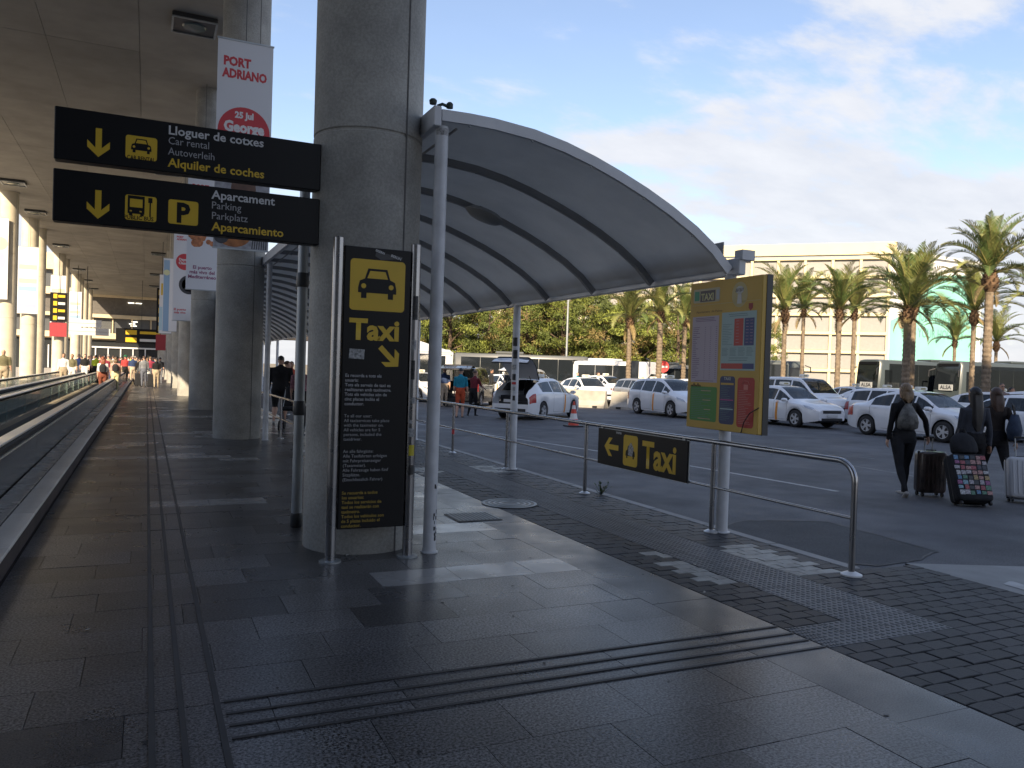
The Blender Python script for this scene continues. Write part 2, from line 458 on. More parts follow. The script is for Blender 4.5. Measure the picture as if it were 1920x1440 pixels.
fp.build('distant_pavers', [paver_m, paver_w], strip_p, kind='stuff')
tb = MB().box((0, 0, -.011), (.196, .196, .022))
for i in range(4):
    for j in range(4):
        cx, cy = -.073+i*.049, -.073+j*.049
        tb.loft([[(cx+math.cos(t)*rr, cy+math.sin(t)*rr, zz) for t in (PI/4*k for k in range(8))] for rr, zz in ((.017, 0), (.011, .005))])
tme = tb.mesh('tactile_tile', tact_m)
ntt = 0; fart = MB()
y = 3.594
while y < 26:
    if y < 3.9:
        o = link('tactile_tile', tme, strip_p, (3.816, y, 0)); o.scale = (.53, .93, 1)
    for x in ((3.87, 4.07, 4.27, 4.47, 4.67-.0) if y < 3.9 else (4.37, 4.57, 4.77)):
        if y < 3.9: x += .1
        if x > 4.9: continue
        if y < 22:
            o = link('tactile_tile', tme, strip_p, (x, y, random.uniform(-.001, .001)))
            if y < 3.9: o.scale = (1, .93, 1)
    y += .187 if y < 3.7 else (.194 if y < 3.9 else .2)
ke = box_mesh('kerb_stone', .13, .99, .12, kerb_m, .012)
for i in range(26): link('kerb_stone', ke, strip_p, (5.566, 5.42+i*1.0, 0.004))
MB().box((5.85, 4.905, -.06), (.7, .012, .09)).build('kerb_end', kerb_m, strip_p)
MB().box((5.566, 75, -.056), (.13, 86, .12)).build('distant_kerb', kerb_m, strip_p)
# concourse side floor, sunk edge
struct(MB().poly([(-7.6, -30, -.012), (-4.9, -30, -.012), (-4.9, 127, -.012), (-7.6, 127, -.012)]).build('concourse_floor', granite))
struct(MB().poly([(-4.9, 62, -.012), (-.9, 62, -.012), (-.9, 127, -.012), (-4.9, 127, -.012)]).build('landing_floor', granite))

# ================================================================== terminal canopy slab and columns
CZ = 10.5
slab = struct(MB().box((-2.75, 50, CZ+.75), (9.5, 154, 1.3)).build('canopy_slab', ceil_m))
cp = {}
YS = [-26+6.9*i for i in range(23)]
for yy in YS:
    for i in range(4):
        if 'c' not in cp: cp['c'] = box_mesh('ceiling_panel', 2.375-.012, 6.9-.014, .1, ceil_m)
        link('ceiling_panel', cp['c'], slab, (-7.5+2.375*(i+.5), yy, CZ+.1+random.uniform(0, .006)))
CR, CX = .48, 1.77
cm = MB().lathe([(CR, -.02), (CR, 3.58), (CR-.012, 3.59), (CR-.012, 3.605), (CR, 3.615), (CR, 7.1), (CR-.012, 7.11), (CR-.012, 7.125), (CR, 7.135), (CR, CZ+.1)], n=48).mesh('column', concrete, 30)
seam = MB().box((0, 0, 5.2), (.012, .012, 10.4)).mesh('form_seam', mat('seam_dark', (.13, .125, .12), .8, var=.3, vs=6, world=True))
cml = cm.copy(); cml.materials[0] = mat('concrete_sunlit_tone', (.58, .52, .4), .75, var=.08, vs=2.2, stain=.15, sts=1.3, world=True)  # left row: same concrete, with the sun's brightness painted in as paler cream
ordw = ['nearest', 'second', 'third', 'fourth', 'fifth', 'sixth', 'seventh', 'eighth', 'ninth', 'tenth', 'eleventh']
for i in range(11):
    yy = 7.1+10.65*i
    o = thing('concrete_column', ('%s round grey concrete column in the row beside the taxi canopy' % ordw[i]) if i else 'big round concrete column carrying the black direction signs', 'column', (CX, yy, 0), 0, 'round columns beside the walk')
    link('shaft', cm, o)
    a = R(-62)
    link('form_seam', seam, o, (CR*math.cos(a), CR*math.sin(a), 0))
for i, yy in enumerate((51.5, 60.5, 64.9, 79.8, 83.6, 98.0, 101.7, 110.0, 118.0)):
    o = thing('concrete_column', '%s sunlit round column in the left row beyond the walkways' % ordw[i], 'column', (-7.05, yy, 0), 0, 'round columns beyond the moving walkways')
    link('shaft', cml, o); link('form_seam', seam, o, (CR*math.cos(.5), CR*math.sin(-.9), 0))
# ceiling luminaires
lmb = MB().box((0, 0, -.06), (1.1, 1.1, .12), ch=.02).mesh('housing', dark_metal)
lfr = MB()
for a in range(4): lfr.box((0, .53, -.135), (1.1, .05, .03), M=Matrix.Rotation(a*PI/2, 4, 'Z'))
lfm = lfr.mesh('frame', galv)
lle = MB().lathe([(.3, -.125), (.27, -.155), (.0, -.165)], n=24).mesh('lens', mat('lamp_lens', (.1, .13, .12), .2))
lts = [(.95, 22.8)] + [(.7, 41.0), (.7, 57.0), (.7, 73.2), (.65, 91.2), (.65, 106)] + [(-6.4, q) for q in (48.0, 57.1, 73.0, 91.8, 104, 116)]
for i, (x, y) in enumerate(lts):
    rown = 'right' if x > 0 else 'left'
    k = i if x > 0 else i-6
    lab = 'nearest square ceiling lamp beside the hanging banner' if i == 0 else '%s small square lamp along the %s side of the canopy ceiling' % (ordw[k], rown)
    o = thing('ceiling_lamp', lab, 'lamp', (x, y, CZ), 0, 'square lamps on the canopy ceiling')
    link('housing', lmb, o); link('frame', lfm, o); link('lens', lle, o)

# ================================================================== end building across the concourse
cream = mat('cream_wall', (.62, .52, .36), .8, var=.08, vs=.6, stain=.12, world=True)
end = thing('terminal_wing', 'terminal building closing the far end of the covered walk', 'building', (0, 127, 0))
glz = mat('wing_glazing', (.1, .105, .11), .2, spec=.6)
MB().box((-28, 6, 8), (70, 11, 16)).build('wall', cream, end)
for z0, z1, pr in ((4.3, 5.1, .5), (7.25, 7.75, .5), (10.2, 11.2, .6), (13.6, 14.4, .6)):
    MB().box((-28, .45-pr/2, (z0+z1)/2), (70, pr+.4, z1-z0), ch=.03).build('floor_band', cream, end)
MB().box((-28, .48, 9.0), (70, .12, 2.4)).build('dark_frieze', mat('frieze_dark', (.11, .1, .09), .7, var=.15, world=True), end)
for k in range(28):
    x = -62+2.5*k
    MB().box((x+1.2, .42, 6.2), (2.3, .1, 2.1)).build('window', glz, end)
    MB().box((x, .3, 6.2), (.14, .3, 2.1)).build('mullion', cream, end)
    if x < -6: MB().box((x+1.2, .42, 12.4), (2.2, .1, 2.3)).build('window', glz, end)
MB().box((-28, .44, 2.0), (70, .1, 4.2)).build('shopfront_glass', mat('shop_glass', (.03, .033, .035), .15), end)
for k in range(24): MB().box((-60+2.8*k if k < 19 else -6.6+1.6*(k-19), .33, 1.6), (.16, .18, 3.2)).build('door_post', white_p, end)
MB().box((-1.0, .3, 3.1), (13, .2, .22)).build('door_beam', white_p, end)
lampw = mat('tube_lamp', (1, .93, .75), .5, emit=2.0)
for x, z in ((-2.2, 9.6), (-1.2, 9.6), (-2.0, 6.6), (-1.8, 6.3), (-1.7, 6.9)): MB().box((x, .3, z), (.8, .08, .08)).build('lamp', lampw, end)
# the main terminal block behind the camera: it keeps the rank in shade
tm = thing('terminal_block', 'tall terminal block behind the viewpoint, outside the picture', 'building', (-19, -26, 0))
MB().box((-11.2, 0, 16.6), (69.4, 32, 33.2)).build('wall', concrete, tm)
for k in range(7): MB().box((-11.2, 16.12, 5+4*k), (68, .3, 1.6)).build('window_band', glz, tm)

# ================================================================== moving walkways
wk_grey = mat('walkway_panel', (.05, .054, .056), .22, .6, var=.15, vs=2, world=True)
glass_w = mat('walkway_glass', (.3, .4, .36), .05, alpha=.35)
for wi, (xa, xb, lab) in enumerate(((-1.28, -2.86, 'nearer moving walkway with bright metal deck and dark side panel'), (-3.34, -4.9, 'farther moving walkway with glass sides behind the first one'))):
    wk = thing('moving_walkway', lab, 'walkway', (0, 0, 0), 0, 'moving walkways')
    MB().box(((xa+xb)/2, 26, .0), (abs(xb-xa)-.3, 72, .05)).build('pallet_band', rubber, wk)
    for si, x in enumerate((xa, xb)):
        s = 1 if si == 0 else -1
        for k in range(24):
            ya = -9+3*k
            MB().box((x-s*.02, ya+1.5, .33), (.04, 2.985, .5)).build('side_panel', wk_grey if (wi == 0 and si == 0) else glass_w, wk)
        MB().box((x-s*.005, 27, .585), (.03, 72, .02)).build('trim', alu, wk)
        MB().box((x-s*.03, 27, .635), (.07, 72, .075), ch=.02).build('rubber_belt', rubber, wk)
        MB().box((x-s*.08, 27, .69), (.14, 72, .03), ch=.01).build('handrail_deck', alu, wk)
wkerb = struct(MB().box((-1.09, 25, .07), (.37, 76, .18)).build('walkway_kerb', joint))
for ci, (x0, wd, mm) in enumerate(((-.97, .19, mat('coping_pale', (.62, .6, .56), .4, rand=.08, speck=.15, stain=.2, world=True)), (-1.17, .2, granite_light))):
    kme = box_mesh('coping_stone', wd-.008, 1.49, .03, mm, .006)
    for k in range(26): link('coping_stone', kme, wkerb, (x0, -6+1.5*k+(.4 if ci else 0), .192+random.uniform(-.001, .002)))
    MB().box((x0, 49.5, .178), (wd-.008, 33, .03)).build('distant_coping', mm, wkerb)
# ================================================================== taxi canopy
def atY(px, py, Y):
    d = fwd + rt*((px-960)/FPX) - up*((py-720)/FPX); t = Y/d.y
    return Vector((d.x*t, Y, CAMH+d.z*t))
ARC = [(2.24, 3.80), (2.5, 3.805), (2.73, 3.80), (3.12, 3.765), (3.45, 3.70), (3.75, 3.615), (4.05, 3.51), (4.35, 3.39), (4.65, 3.25), (4.95, 3.085), (5.2, 2.91), (5.40, 2.72)]
can = thing('taxi_canopy', 'long white arched canopy over the taxi queue', 'canopy', (0, 0, 0))
Y0, RIB, NR = 6.5, 1.335, 30
def arc_off(d):
    out = []
    for i, (x, z) in enumerate(ARC):
        a, b = ARC[max(i-1, 0)], ARC[min(i+1, len(ARC)-1)]
        tx, tz = b[0]-a[0], b[1]-a[1]; l = math.hypot(tx, tz); out.append((x+tz/l*d, z-tx/l*d))
    return out
A0, A1 = ARC, arc_off(.015)
shm = MB(); A1s = arc_off(.02)
for a, b in ((0, len(ARC)-1),):
    rings = [[(x, .004, z) for x, z in A0] + [(x, .004, z) for x, z in reversed(A1s)], [(x, RIB-.004, z) for x, z in A0] + [(x, RIB-.004, z) for x, z in reversed(A1s)]]
    shm.loft(rings)
shme = shm.mesh('roof_sheet', membrane, 40)
rb = MB(); r1, r2 = arc_off(.023), arc_off(.095)
rb.loft([[(x, -.028, z) for x, z in r1]+[(x, -.028, z) for x, z in reversed(r2)], [(x, .028, z) for x, z in r1]+[(x, .028, z) for x, z in reversed(r2)]])
rbm = rb.mesh('rib', rib_m, 40)
fe = MB(); r1, r2 = arc_off(-.008), arc_off(.088)
fe.loft([[(x, -.035, z) for x, z in r1]+[(x, -.035, z) for x, z in reversed(r2)], [(x, .003, z) for x, z in r1]+[(x, .003, z) for x, z in reversed(r2)]])
fe.build('end_fascia', white_p, can, (0, Y0, 0), smooth=40)
for i in range(NR):
    link('roof_sheet', shme, can, (0, Y0+RIB*i, 0))
    if i: link('rib', rbm, can, (0, Y0+RIB*i, 0))
LEN = RIB*NR
MB().box((2.2, Y0+LEN/2-.04, 3.745), (.07, LEN, .17), ch=.008).build('upper_beam', white_p, can)
MB().box((5.47, Y0+LEN/2-.06, 2.735), (.09, LEN+.1, .17), ch=.008).build('lower_beam', white_p, can)
MB().box((5.52, Y0-.08, 2.85), (.16, .12, .1)).build('gutter_end', white_p, can)
MB().box((5.33, Y0+LEN/2, 2.885), (.012, LEN-.05, .2)).build('eaves_flashing', rib_m, can)
for i in range(NR*2): MB().box((5.40, Y0+.35+.667*i, 2.83), (.05, .14, .03)).build('spacer', plast_blk, can)
for i in range(5):
    MB().lathe([(.075, 0), (.075, .01), (.062, .014), (.057, .05), (.057, 3.68)], (2.27, Y0+.05+10.55*i, 0), 20).build('post', white_post, can, smooth=40)
for i in range(9):
    MB().lathe([(.085, 0), (.085, .01), (.065, .014), (.06, .05), (.06, 2.66)], (5.44, Y0+.03+5.19*i, 0.002), 20).build('post', white_post, can, smooth=40)
cl = MB(); cl.tube([(2.2, Y0-.02, 3.83), (2.24, Y0-.03, 3.85), (2.3, Y0-.02, 3.84)], .014, 8); cl.lathe([(.03, 3.84), (.035, 3.87), (.02, 3.885)], (2.16, Y0-.02, 0), 10); cl.lathe([(.03, 3.83), (.03, 3.865), (.015, 3.88)], (2.31, Y0-.02, 0), 10)
cl.build('corner_clamp', mat('oxidised_green', (.03, .05, .045), .6), can)
for k, y in enumerate((8.95, 21.0, 33.0)):
    lm = thing('canopy_lamp', '%s flat oval lamp fixed under the arched canopy' % ordw[k], 'lamp', (3.68, y, 3.465), 0, 'lamps under the canopy')
    MB().lathe([(.0, -.05), (.19, -.045), (.26, 0), (.2, .05), (.0, .055)], n=20).build('housing', mat('lamp_housing', (.34, .34, .33), .5), lm, smooth=50)
    lm.rotation_euler = (0, R(18), 0); lm.scale = (1.0, .7, 1)
    MB().box((0, 0, .065), (.2, .06, .04)).build('bracket', rib_m, lm)
MB().tube([(2.42, Y0+.1, 3.7), (2.42, Y0+LEN-.1, 3.7)], .012, 6).build('conduit', rib_m, can)
bolt = MB().lathe([(.011, 0), (.011, -.008), (.006, -.012)], n=6).mesh('bolt', galv)
for i in range(0, 9):
    for (x, z) in arc_off(.095)[1::2]: link('bolt', bolt, can, (x, Y0+RIB*i+(.0 if i else -.016), z))
def cyl_patch(parent, c, r, a0, a1, z0, z1, m, name='sticker'):
    n = 6; mb = MB()
    vs = [(c[0]+r*math.cos(a0+(a1-a0)*i/n), c[1]+r*math.sin(a0+(a1-a0)*i/n), z) for z in (z0, z1) for i in range(n+1)]
    mb.add(vs, [(i, i+1, n+2+i, n+1+i) for i in range(n)]); return mb.build(name, m, parent)
blk_s, wht_s = mat('sticker_black', (.03, .03, .03), .5, var=.9, vs=40), mat('sticker_white', (.3, .3, .3), .5, var=.6, vs=50)
red_s, ylw_s = mat('sticker_red', (.5, .03, .03), .5), mat('sticker_yellow', (.5, .42, .03), .5)
P2 = (5.44, Y0+.03+5.19)
for z0, z1, m in ((2.0, 2.14, blk_s), (1.8, 1.94, blk_s), (1.62, 1.7, wht_s), (1.45, 1.55, blk_s), (1.28, 1.34, wht_s), (1.12, 1.2, blk_s), (1.38, 1.42, red_s)):
    cyl_patch(can, P2, .0618, R(205+random.uniform(-25, 15)), R(265+random.uniform(-20, 10)), z0, z1, m)
for z0, z1, m in ((3.6, 3.66, wht_s),):
    cyl_patch(can, (2.27, Y0+.05), .0585, R(200), R(310), z0, z1, m)
scuff = mat('bare_metal_scuff', (.03, .03, .03), .7)
for k in range(16):
    a = R(random.uniform(270, 330)); z = .1+random.random()**2*.5
    cyl_patch(can, (2.27, Y0+.05), .0578, a, a+R(random.uniform(6, 22)), z, z+random.uniform(.01, .05), scuff, 'scuff')

# ================================================================== railings
def rail_post(parent, x, y, h, r=.024, z=0):
    p = MB().lathe([(r, z), (r, h)], (x, y, 0), 12); p.build('post', steel, parent, smooth=40)
    MB().lathe([(.075, z), (.075, z+.01), (.04, z+.03), (r, z+.032)], (x, y, 0), 16).build('base_flange', mat('flange', (.62, .62, .62), .35, .6), parent, smooth=40)
RX = 5.33
rl = thing('railing', 'stainless steel railing between the pavement and the taxi road', 'railing', (0, 0, 0))
ys = [6.56, 9.17, 11.72, 14.2, 16.8, 19.4, 22.0]
for y in ys: rail_post(rl, RX, y, .92)
top = [(RX, 24.5, .935), (RX, 15, .935), (RX, 5.0, .935)]
cr = [(RX, 4.93-.0+.0-.17*math.sin(t), .765+.17*math.cos(t)) for t in (PI/2*k/6 for k in range(7))]
MB().tube([(RX, 24.5, .935), (RX, 15, .935)]+cr+[(RX, 4.76, .4), (RX, 4.76, 0.0)], .0255, 14).build('top_rail', steel, rl, smooth=60)
MB().lathe([(.085, 0), (.085, .012), (.045, .03), (.026, .034)], (RX, 4.76, 0), 20).build('base_flange', mat('flange_white', (.7, .7, .7), .35), rl, smooth=40)
MB().tube([(RX, 24.5, .47), (RX, 4.76, .47)], .014, 10).build('mid_rail', steel, rl, smooth=60)
cyl_patch(rl, (RX, 14.2), .0247, R(160), R(330), .36, .45, red_s, 'tape')
q = thing('railing', 'short steel railing of the taxi queue lane behind the second column', 'railing', (0, 0, 0))
for y in (14.8, 17.4, 20.0, 22.6, 25.2, 27.8): rail_post(q, 2.62, y, .86)
MB().tube([(2.62, 12.6, .87), (2.62, 29, .87)], .0255, 12).build('top_rail', steel, q, smooth=60)
MB().tube([(2.62, 12.6, .42), (2.62, 29, .42)], .014, 8).build('mid_rail', steel, q, smooth=60)
q = thing('railing', 'steel railing on the far side of the taxi queue lane', 'railing', (0, 0, 0))
for y in (19.5, 22.5, 25.5, 28.5): rail_post(q, 4.05, y, .86)
MB().tube([(4.05, 18.5, .87), (4.05, 30, .87)], .0255, 12).build('top_rail', steel, q, smooth=60)
MB().tube([(4.05, 18.5, .42), (4.05, 30, .42)], .014, 8).build('mid_rail', steel, q, smooth=60)

# ================================================================== pictograms
def car_icon(mb, x, z, s, y, mi=0):                  # front view of a car, s = width
    k = s
    out = [(-.5, .12), (-.46, .3), (-.33, .36), (-.25, .62), (.25, .62), (.33, .36), (.46, .3), (.5, .12), (.5, 0), (.42, 0), (.42, -.14), (.28, -.14), (.28, 0), (-.28, 0), (-.28, -.14), (-.42, -.14), (-.42, 0), (-.5, 0)]
    flat(mb, [(x+a*k, z+b*k) for a, b in out], y, mi)
def car_icon_holes(mb, x, z, s, y, mi=0):
    k = s
    flat(mb, [(x+a*k, z+b*k) for a, b in ((-.27, .37), (-.2, .56), (.2, .56), (.27, .37))], y, mi)
    for sx in (-1, 1): disc(mb, x+sx*.36*k, z+.17*k, .065*k, y, mi, 14)
def arrow(mb, x, z, s, ang, y, mi=0):                # pictogram arrow pointing down before rotation
    pts = [(-.1, .5), (.1, .5), (.1, -.2), (.36, .06), (.36, -.19+.0), (0, -.52), (-.36, -.19), (-.36, .06), (-.1, -.2)]
    c, n = math.cos(ang), math.sin(ang)
    P = [(x+(a*c-b*n)*s, z+(a*n+b*c)*s) for a, b in pts]
    flat(mb, [P[0], P[1], P[2], P[5], P[8]], y, mi); flat(mb, [P[2], P[3], P[4], P[5]], y, mi); flat(mb, [P[5], P[6], P[7], P[8]], y, mi)

# ---- pillar sign
ps = thing('taxi_pillar_sign', 'tall black taxi notice between two steel posts against the big column', 'sign', (1.715, 6.45, 0))
MB().box((0, 0, 1.418), (.56, .05, 2.305), ch=.006).build('panel', black_sign, ps)
for sx in (-1, 1):
    MB().lathe([(.043, 0), (.043, 2.63), (.038, 2.635)], (sx*.325, 0, 0), 18).build('post', steel, ps, smooth=40)
    MB().lathe([(.09, 0), (.09, .012), (.044, .016)], (sx*.325, 0, 0), 18).build('base_flange', galv, ps, smooth=40)
    for z in (.5, 1.4, 2.3): MB().box((sx*.295, 0, z), (.05, .02, .04)).build('clip', galv, ps)
F = -.0262
ic = MB(); rrect(ic, -.232, 2.055, .228, 2.472, .03, F); ic.build('yellow_square', yel, ps)
ic = MB(); car_icon(ic, -.005, 2.2, .32, F-.0012); ic.build('car_pictogram', black_sign, ps)
ic = MB(); car_icon_holes(ic, -.005, 2.2, .32, F-.0024); ic.build('pictogram_light', yel, ps)
text(ps, 'Taxi', yel, -.225, 1.82, w=.42, h=.165, bold=.035, y=F)
ic = MB(); arrow(ic, .11, 1.685, .22, R(45), F); ic.build('arrow', yel, ps)
st = MB(); st.poly([(-.225, F, 1.66), (-.1, F, 1.655), (-.095, F, 1.735), (-.22, F, 1.74)]); st.build('sticker', wht_s, ps)
st = MB(); st.poly([(-.03, F, 2.505), (.02, F, 2.475), (.2, F, 2.5), (.2, F, 2.515), (.02, F, 2.535), (-.02, F, 2.55)]); st.build('sticker', mat('sticker_dark', (.05, .05, .05), .5), ps)
text(ps, 'EISERN', sign_white, -.03, 2.545, h=.018, bold=.02, y=F-.001, rot=-.3); text(ps, 'BERLIN', sign_white, .1, 2.512, h=.02, bold=.02, y=F-.001, rot=-.3)
def para(parent, s, m, x, z, h, pitch, bold, y):
    text(parent, s, m, x, z-h, h=h, bold=bold, y=y, line=pitch/(h/.7))
para(ps, 'Es recorda a tots els\nusuaris:\nTots els serveis de taxi es\nrealitzaran amb taxímetre.\nTots els vehicles són de\ncinc places inclòs el\nconductor.', sign_grey, -.25, 1.535, .0255, .0385, .02, F)
para(ps, 'To all our user:\nAll taxiservices take place\nwith the taximeter on.\nAll vehicles are for 5\npersons, included the\ntaxidriver.', sign_grey, -.25, 1.205, .0255, .038, 0.0, F)
para(ps, 'An alle fahrgäste:\nAlle Taxifahrten erfolgen\nmit Fahrpreisanzeiger\n(Taxameter).\nAlle Fahrzeuge haben fünf\nSitzplätze.\n(Einschliesslich Fahrer)', sign_grey, -.25, .915, .0255, .0385, 0.0, F)
para(ps, 'Se recuerda a todos\nlos usuarios:\nTodos los servicios de\ntaxi se realizarán con\ntaxímetro.\nTodos los vehículos son\nde 5 plazas incluido el\nconductor.', yel_dim, -.25, .575, .0255, .0385, .02, F)
for z, a, m, hh in ((2.0, 250, blk_s, .2), (1.75, 245, wht_s, .08), (1.5, 250, blk_s, .16), (1.3, 255, wht_s, .05), (1.13, 240, wht_s, .03), (1.02, 240, wht_s, .07), (.86, 250, ylw_s, .09), (.7, 255, blk_s, .08)):
    cyl_patch(ps, (.325, 0), .0438, R(a-15), R(a+random.uniform(25, 50)), z, z+hh, m)
# narrow sticker covered box on the back post
bx = tag(MB().box((0, 0, 0), (.11, .16, .56), ch=.008).build('sticker_box', galv, None, (2.28, 7.35, 2.06)), 'narrow grey box covered in stickers behind the pillar sign', 'box')
for k, (z, hh, m) in enumerate(((.2, .09, blk_s), (.07, .1, blk_s), (-.06, .1, blk_s), (-.2, .08, wht_s))): MB().box((0, -.0815, z), (.07, .002, hh)).build('sticker', m, bx)
MB().box((.06, .1, -.9), (.03, .03, 2.4)).build('stand', galv, bx)
# downpipe
dp = thing('downpipe', 'grey drain pipe standing beside the big column under the signs', 'pipe', (1.37, 7.95, 0))
MB().lathe([(.05, 0), (.05, 3.4)], n=16).build('pipe', galv, dp, smooth=40)
for z in (.0, 1.1, 2.35): MB().lathe([(.054, z+.0), (.06, z+.02), (.06, z+.12), (.054, z+.14)], n=16).build('collar', dark_metal, dp, smooth=40)

# ---- overhead direction signs
SY = 6.93
def osign(z0, z1, label):
    o = thing('direction_sign', label, 'sign', (0, SY, 0), 0, 'black direction signs on the column')
    MB().box((.325, .06, (z0+z1)/2), (1.99, .12, z1-z0), ch=.006).build('panel', black_sign, o)
    MB().box((1.36, .1, (z0+z1)/2), (.1, .06, .3)).build('bracket', dark_metal, o)
    return o
s1 = osign(3.09, 3.485, 'upper black sign to car rental with a yellow down arrow')
s2 = osign(2.625, 3.018, 'lower black sign to public bus and parking with a yellow down arrow')
YF = -.0012
def loc(px, py): p = atY(px, py, SY); return p.x, p.z
def ptext(o, s, px0, py0, px1, py1, m, bold=0.0, h=.05):
    x0, z0 = loc(px0, py0); x1, z1 = loc(px1, py1)
    text(o, s, m, x0, z0, w=x1-x0, h=h, bold=bold, y=YF)
for o, dy, items in ((s1, 0, 0), (s2, 1, 0)):
    mb = MB(); cx, cz = loc(185, 267) if o is s1 else loc(184, 383)
    arrow(mb, cx, cz, .215, 0, YF); mb.build('arrow', yel, o)
sq = lambda o, a, b, c, d: (lambda p, q_: (lambda mb: (rrect(mb, p[0], q_[1], q_[0], p[1], .02, YF), mb.build('yellow_square', yel, o)))(MB()))(loc(a, b), loc(c, d))
sq(s1, 236, 252, 294, 303); sq(s2, 235, 364, 293, 417); sq(s2, 316, 373, 371, 424)
cx, cz = loc(265, 279)
mb = MB(); car_icon(mb, cx, cz-.015, .145, YF-.001); mb.build('car_pictogram', black_sign, s1)
mb = MB(); car_icon_holes(mb, cx, cz-.015, .145, YF-.002); mb.build('pictogram_light', yel, s1)
text(s1, 'CAR RENTAL', black_sign, cx, cz-.092, w=.2, h=.032, bold=.02, y=YF-.001, align='c')
cx, cz = loc(258, 388)
mb = MB(); flat(mb, [(cx-.07, cz-.055), (cx+.05, cz-.055), (cx+.05, cz+.085), (cx-.07, cz+.085)], YF-.001)
for a in (-.06, .02): flat(mb, [(cx+a, cz-.07), (cx+a+.025, cz-.07), (cx+a+.025, cz-.055), (cx+a, cz-.055)], YF-.001)
flat(mb, [(cx+.085, cz-.07), (cx+.095, cz-.07), (cx+.095, cz+.08), (cx+.085, cz+.08)], YF-.001); flat(mb, [(cx+.075, cz+.04), (cx+.105, cz+.04), (cx+.105, cz+.08), (cx+.075, cz+.08)], YF-.0015)
mb.build('bus_pictogram', black_sign, s2)
mb = MB(); flat(mb, [(cx-.055, cz-.005), (cx+.035, cz-.005), (cx+.035, cz+.06), (cx-.055, cz+.06)], YF-.002)
for a in (-.05, .02): flat(mb, [(cx+a-.005, cz-.04), (cx+a+.01, cz-.04), (cx+a+.01, cz-.03), (cx+a-.005, cz-.03)], YF-.002)
mb.build('pictogram_light', yel, s2)
text(s2, 'PUBLIC BUS', black_sign, cx+.01, cz-.1, w=.21, h=.03, bold=.02, y=YF-.001, align='c')
cx, cz = loc(344, 399); text(s2, 'P', black_sign, cx-.055, cz-.075, w=.1, h=.15, bold=.04, y=YF-.001)
ptext(s1, 'Lloguer de cotxes', 315, 251, 493, 274, sign_white, .02, .068)
ptext(s1, 'Car rental', 315, 269.5, 391, 279, sign_grey, 0, .058)
ptext(s1, 'Autoverleih', 315, 289.5, 402, 300, sign_grey, 0, .058)
ptext(s1, 'Alquiler de coches', 315, 312, 496, 331, yel, .02, .068)
ptext(s2, 'Aparcament', 397, 372, 516, 384, sign_white, .02, .068)
ptext(s2, 'Parking', 396, 390.5, 451, 396, sign_grey, 0, .058)
ptext(s2, 'Parkplatz', 396, 410, 463, 416, sign_grey, 0, .058)
ptext(s2, 'Aparcamiento', 397, 431.5, 532, 443, yel, .02, .068)

# ---- sign on the railing
rs = thing('taxi_rail_sign', 'black Taxi sign with yellow left arrow hung on the railing', 'sign', (RX-.035, 7.88, 0), R(-90))
MB().box((0, .01, .68), (1.85, .02, .45)).build('panel', black_sign, rs)
MB().box((0, .024, .68), (1.87, .012, .47)).build('frame', galv, rs)
mb = MB(); arrow(mb, -.6, .69, .32, R(-90), -.0012); mb.build('arrow', yel, rs)
mb = MB(); rrect(mb, -.33, .5, -.02, .87, .04, -.0012); mb.build('yellow_square', yel, rs)
mb = MB(); car_icon(mb, -.175, .62, .2, -.0024); mb.build('car_pictogram', black_sign, rs)
mb = MB(); mb.poly([(-.22, -.0036, .63), (-.13, -.0036, .62), (-.1, -.0036, .72), (-.16, -.0036, .79), (-.21, -.0036, .74)]); mb.build('sticker', wht_s, rs)
text(rs, 'Taxi', yel, .08, .53, w=.66, h=.3, bold=.03, y=-.0012)
mb = MB(); mb.poly([(-.5, -.0014, .865), (-.38, -.0014, .865), (-.38, -.0014, .89), (-.5, -.0014, .89)]); mb.build('sticker', wht_s, rs)
for x in (-.85, .85):
    for z in (.475, .9): MB().box((x, .03, z), (.05, .05, .05)).build('clamp', galv, rs)

# ---- tariff board on the canopy's end post
tbd = thing('tariff_board', 'yellow taxi tariff board mounted on the white canopy post', 'sign', (5.285, 6.43, 0), R(-90))
ZB, ZT, BW = 1.065, 2.59, 1.1
ochre = mat('board_yellow', (.56, .36, .07), .5, var=.06, vs=2)
MB().box((0, .05, (ZB+ZT)/2), (BW, .1, ZT-ZB), ch=.006).build('panel', [ochre], tbd)
MB().box((0, .085, (ZB+ZT)/2), (BW+.012, .07, ZT-ZB+.012)).build('frame', dark_metal, tbd)
def uv(u, v): return (-BW/2+u*BW, ZT-v*(ZT-ZB))
def rect(u0, v0, u1, v1, m, name, lay=1, r=0.0):
    mb = MB(); a, b = uv(u0, v1), uv(u1, v0)
    if r: rrect(mb, a[0], a[1], b[0], b[1], r, -.0012*lay)
    else: flat(mb, [a, (b[0], a[1]), b, (a[0], b[1])], -.0012*lay)
    return mb.build(name, m, tbd)
cb = lambda n, c: mat('board_'+n, c, .5)
lil, cyn, rdd, blu, grn, nav, wht = cb('lilac', (.48, .42, .5)), cb('cyan', (.36, .5, .5)), cb('red', (.5, .06, .05)), cb('blue', (.05, .07, .2)), cb('green', (.06, .25, .05)), cb('navy', (.03, .045, .13)), cb('white', (.55, .55, .52))
drk, pal, mag = cb('ink', (.1, .09, .1)), cb('pale', (.5, .42, .2)), cb('magenta', (.4, .08, .25))
rect(.05, .045, .44, .14, cb('header', (.5, .45, .3)), 'header', 1, .02)
rect(.07, .06, .14, .125, cb('leaf', (.06, .3, .18)), 'green_block', 2); rect(.155, .06, .375, .135, drk, 'taxi_block', 2); rect(.39, .06, .43, .125, cb('greyblue', (.4, .45, .5)), 'grey_block', 2)
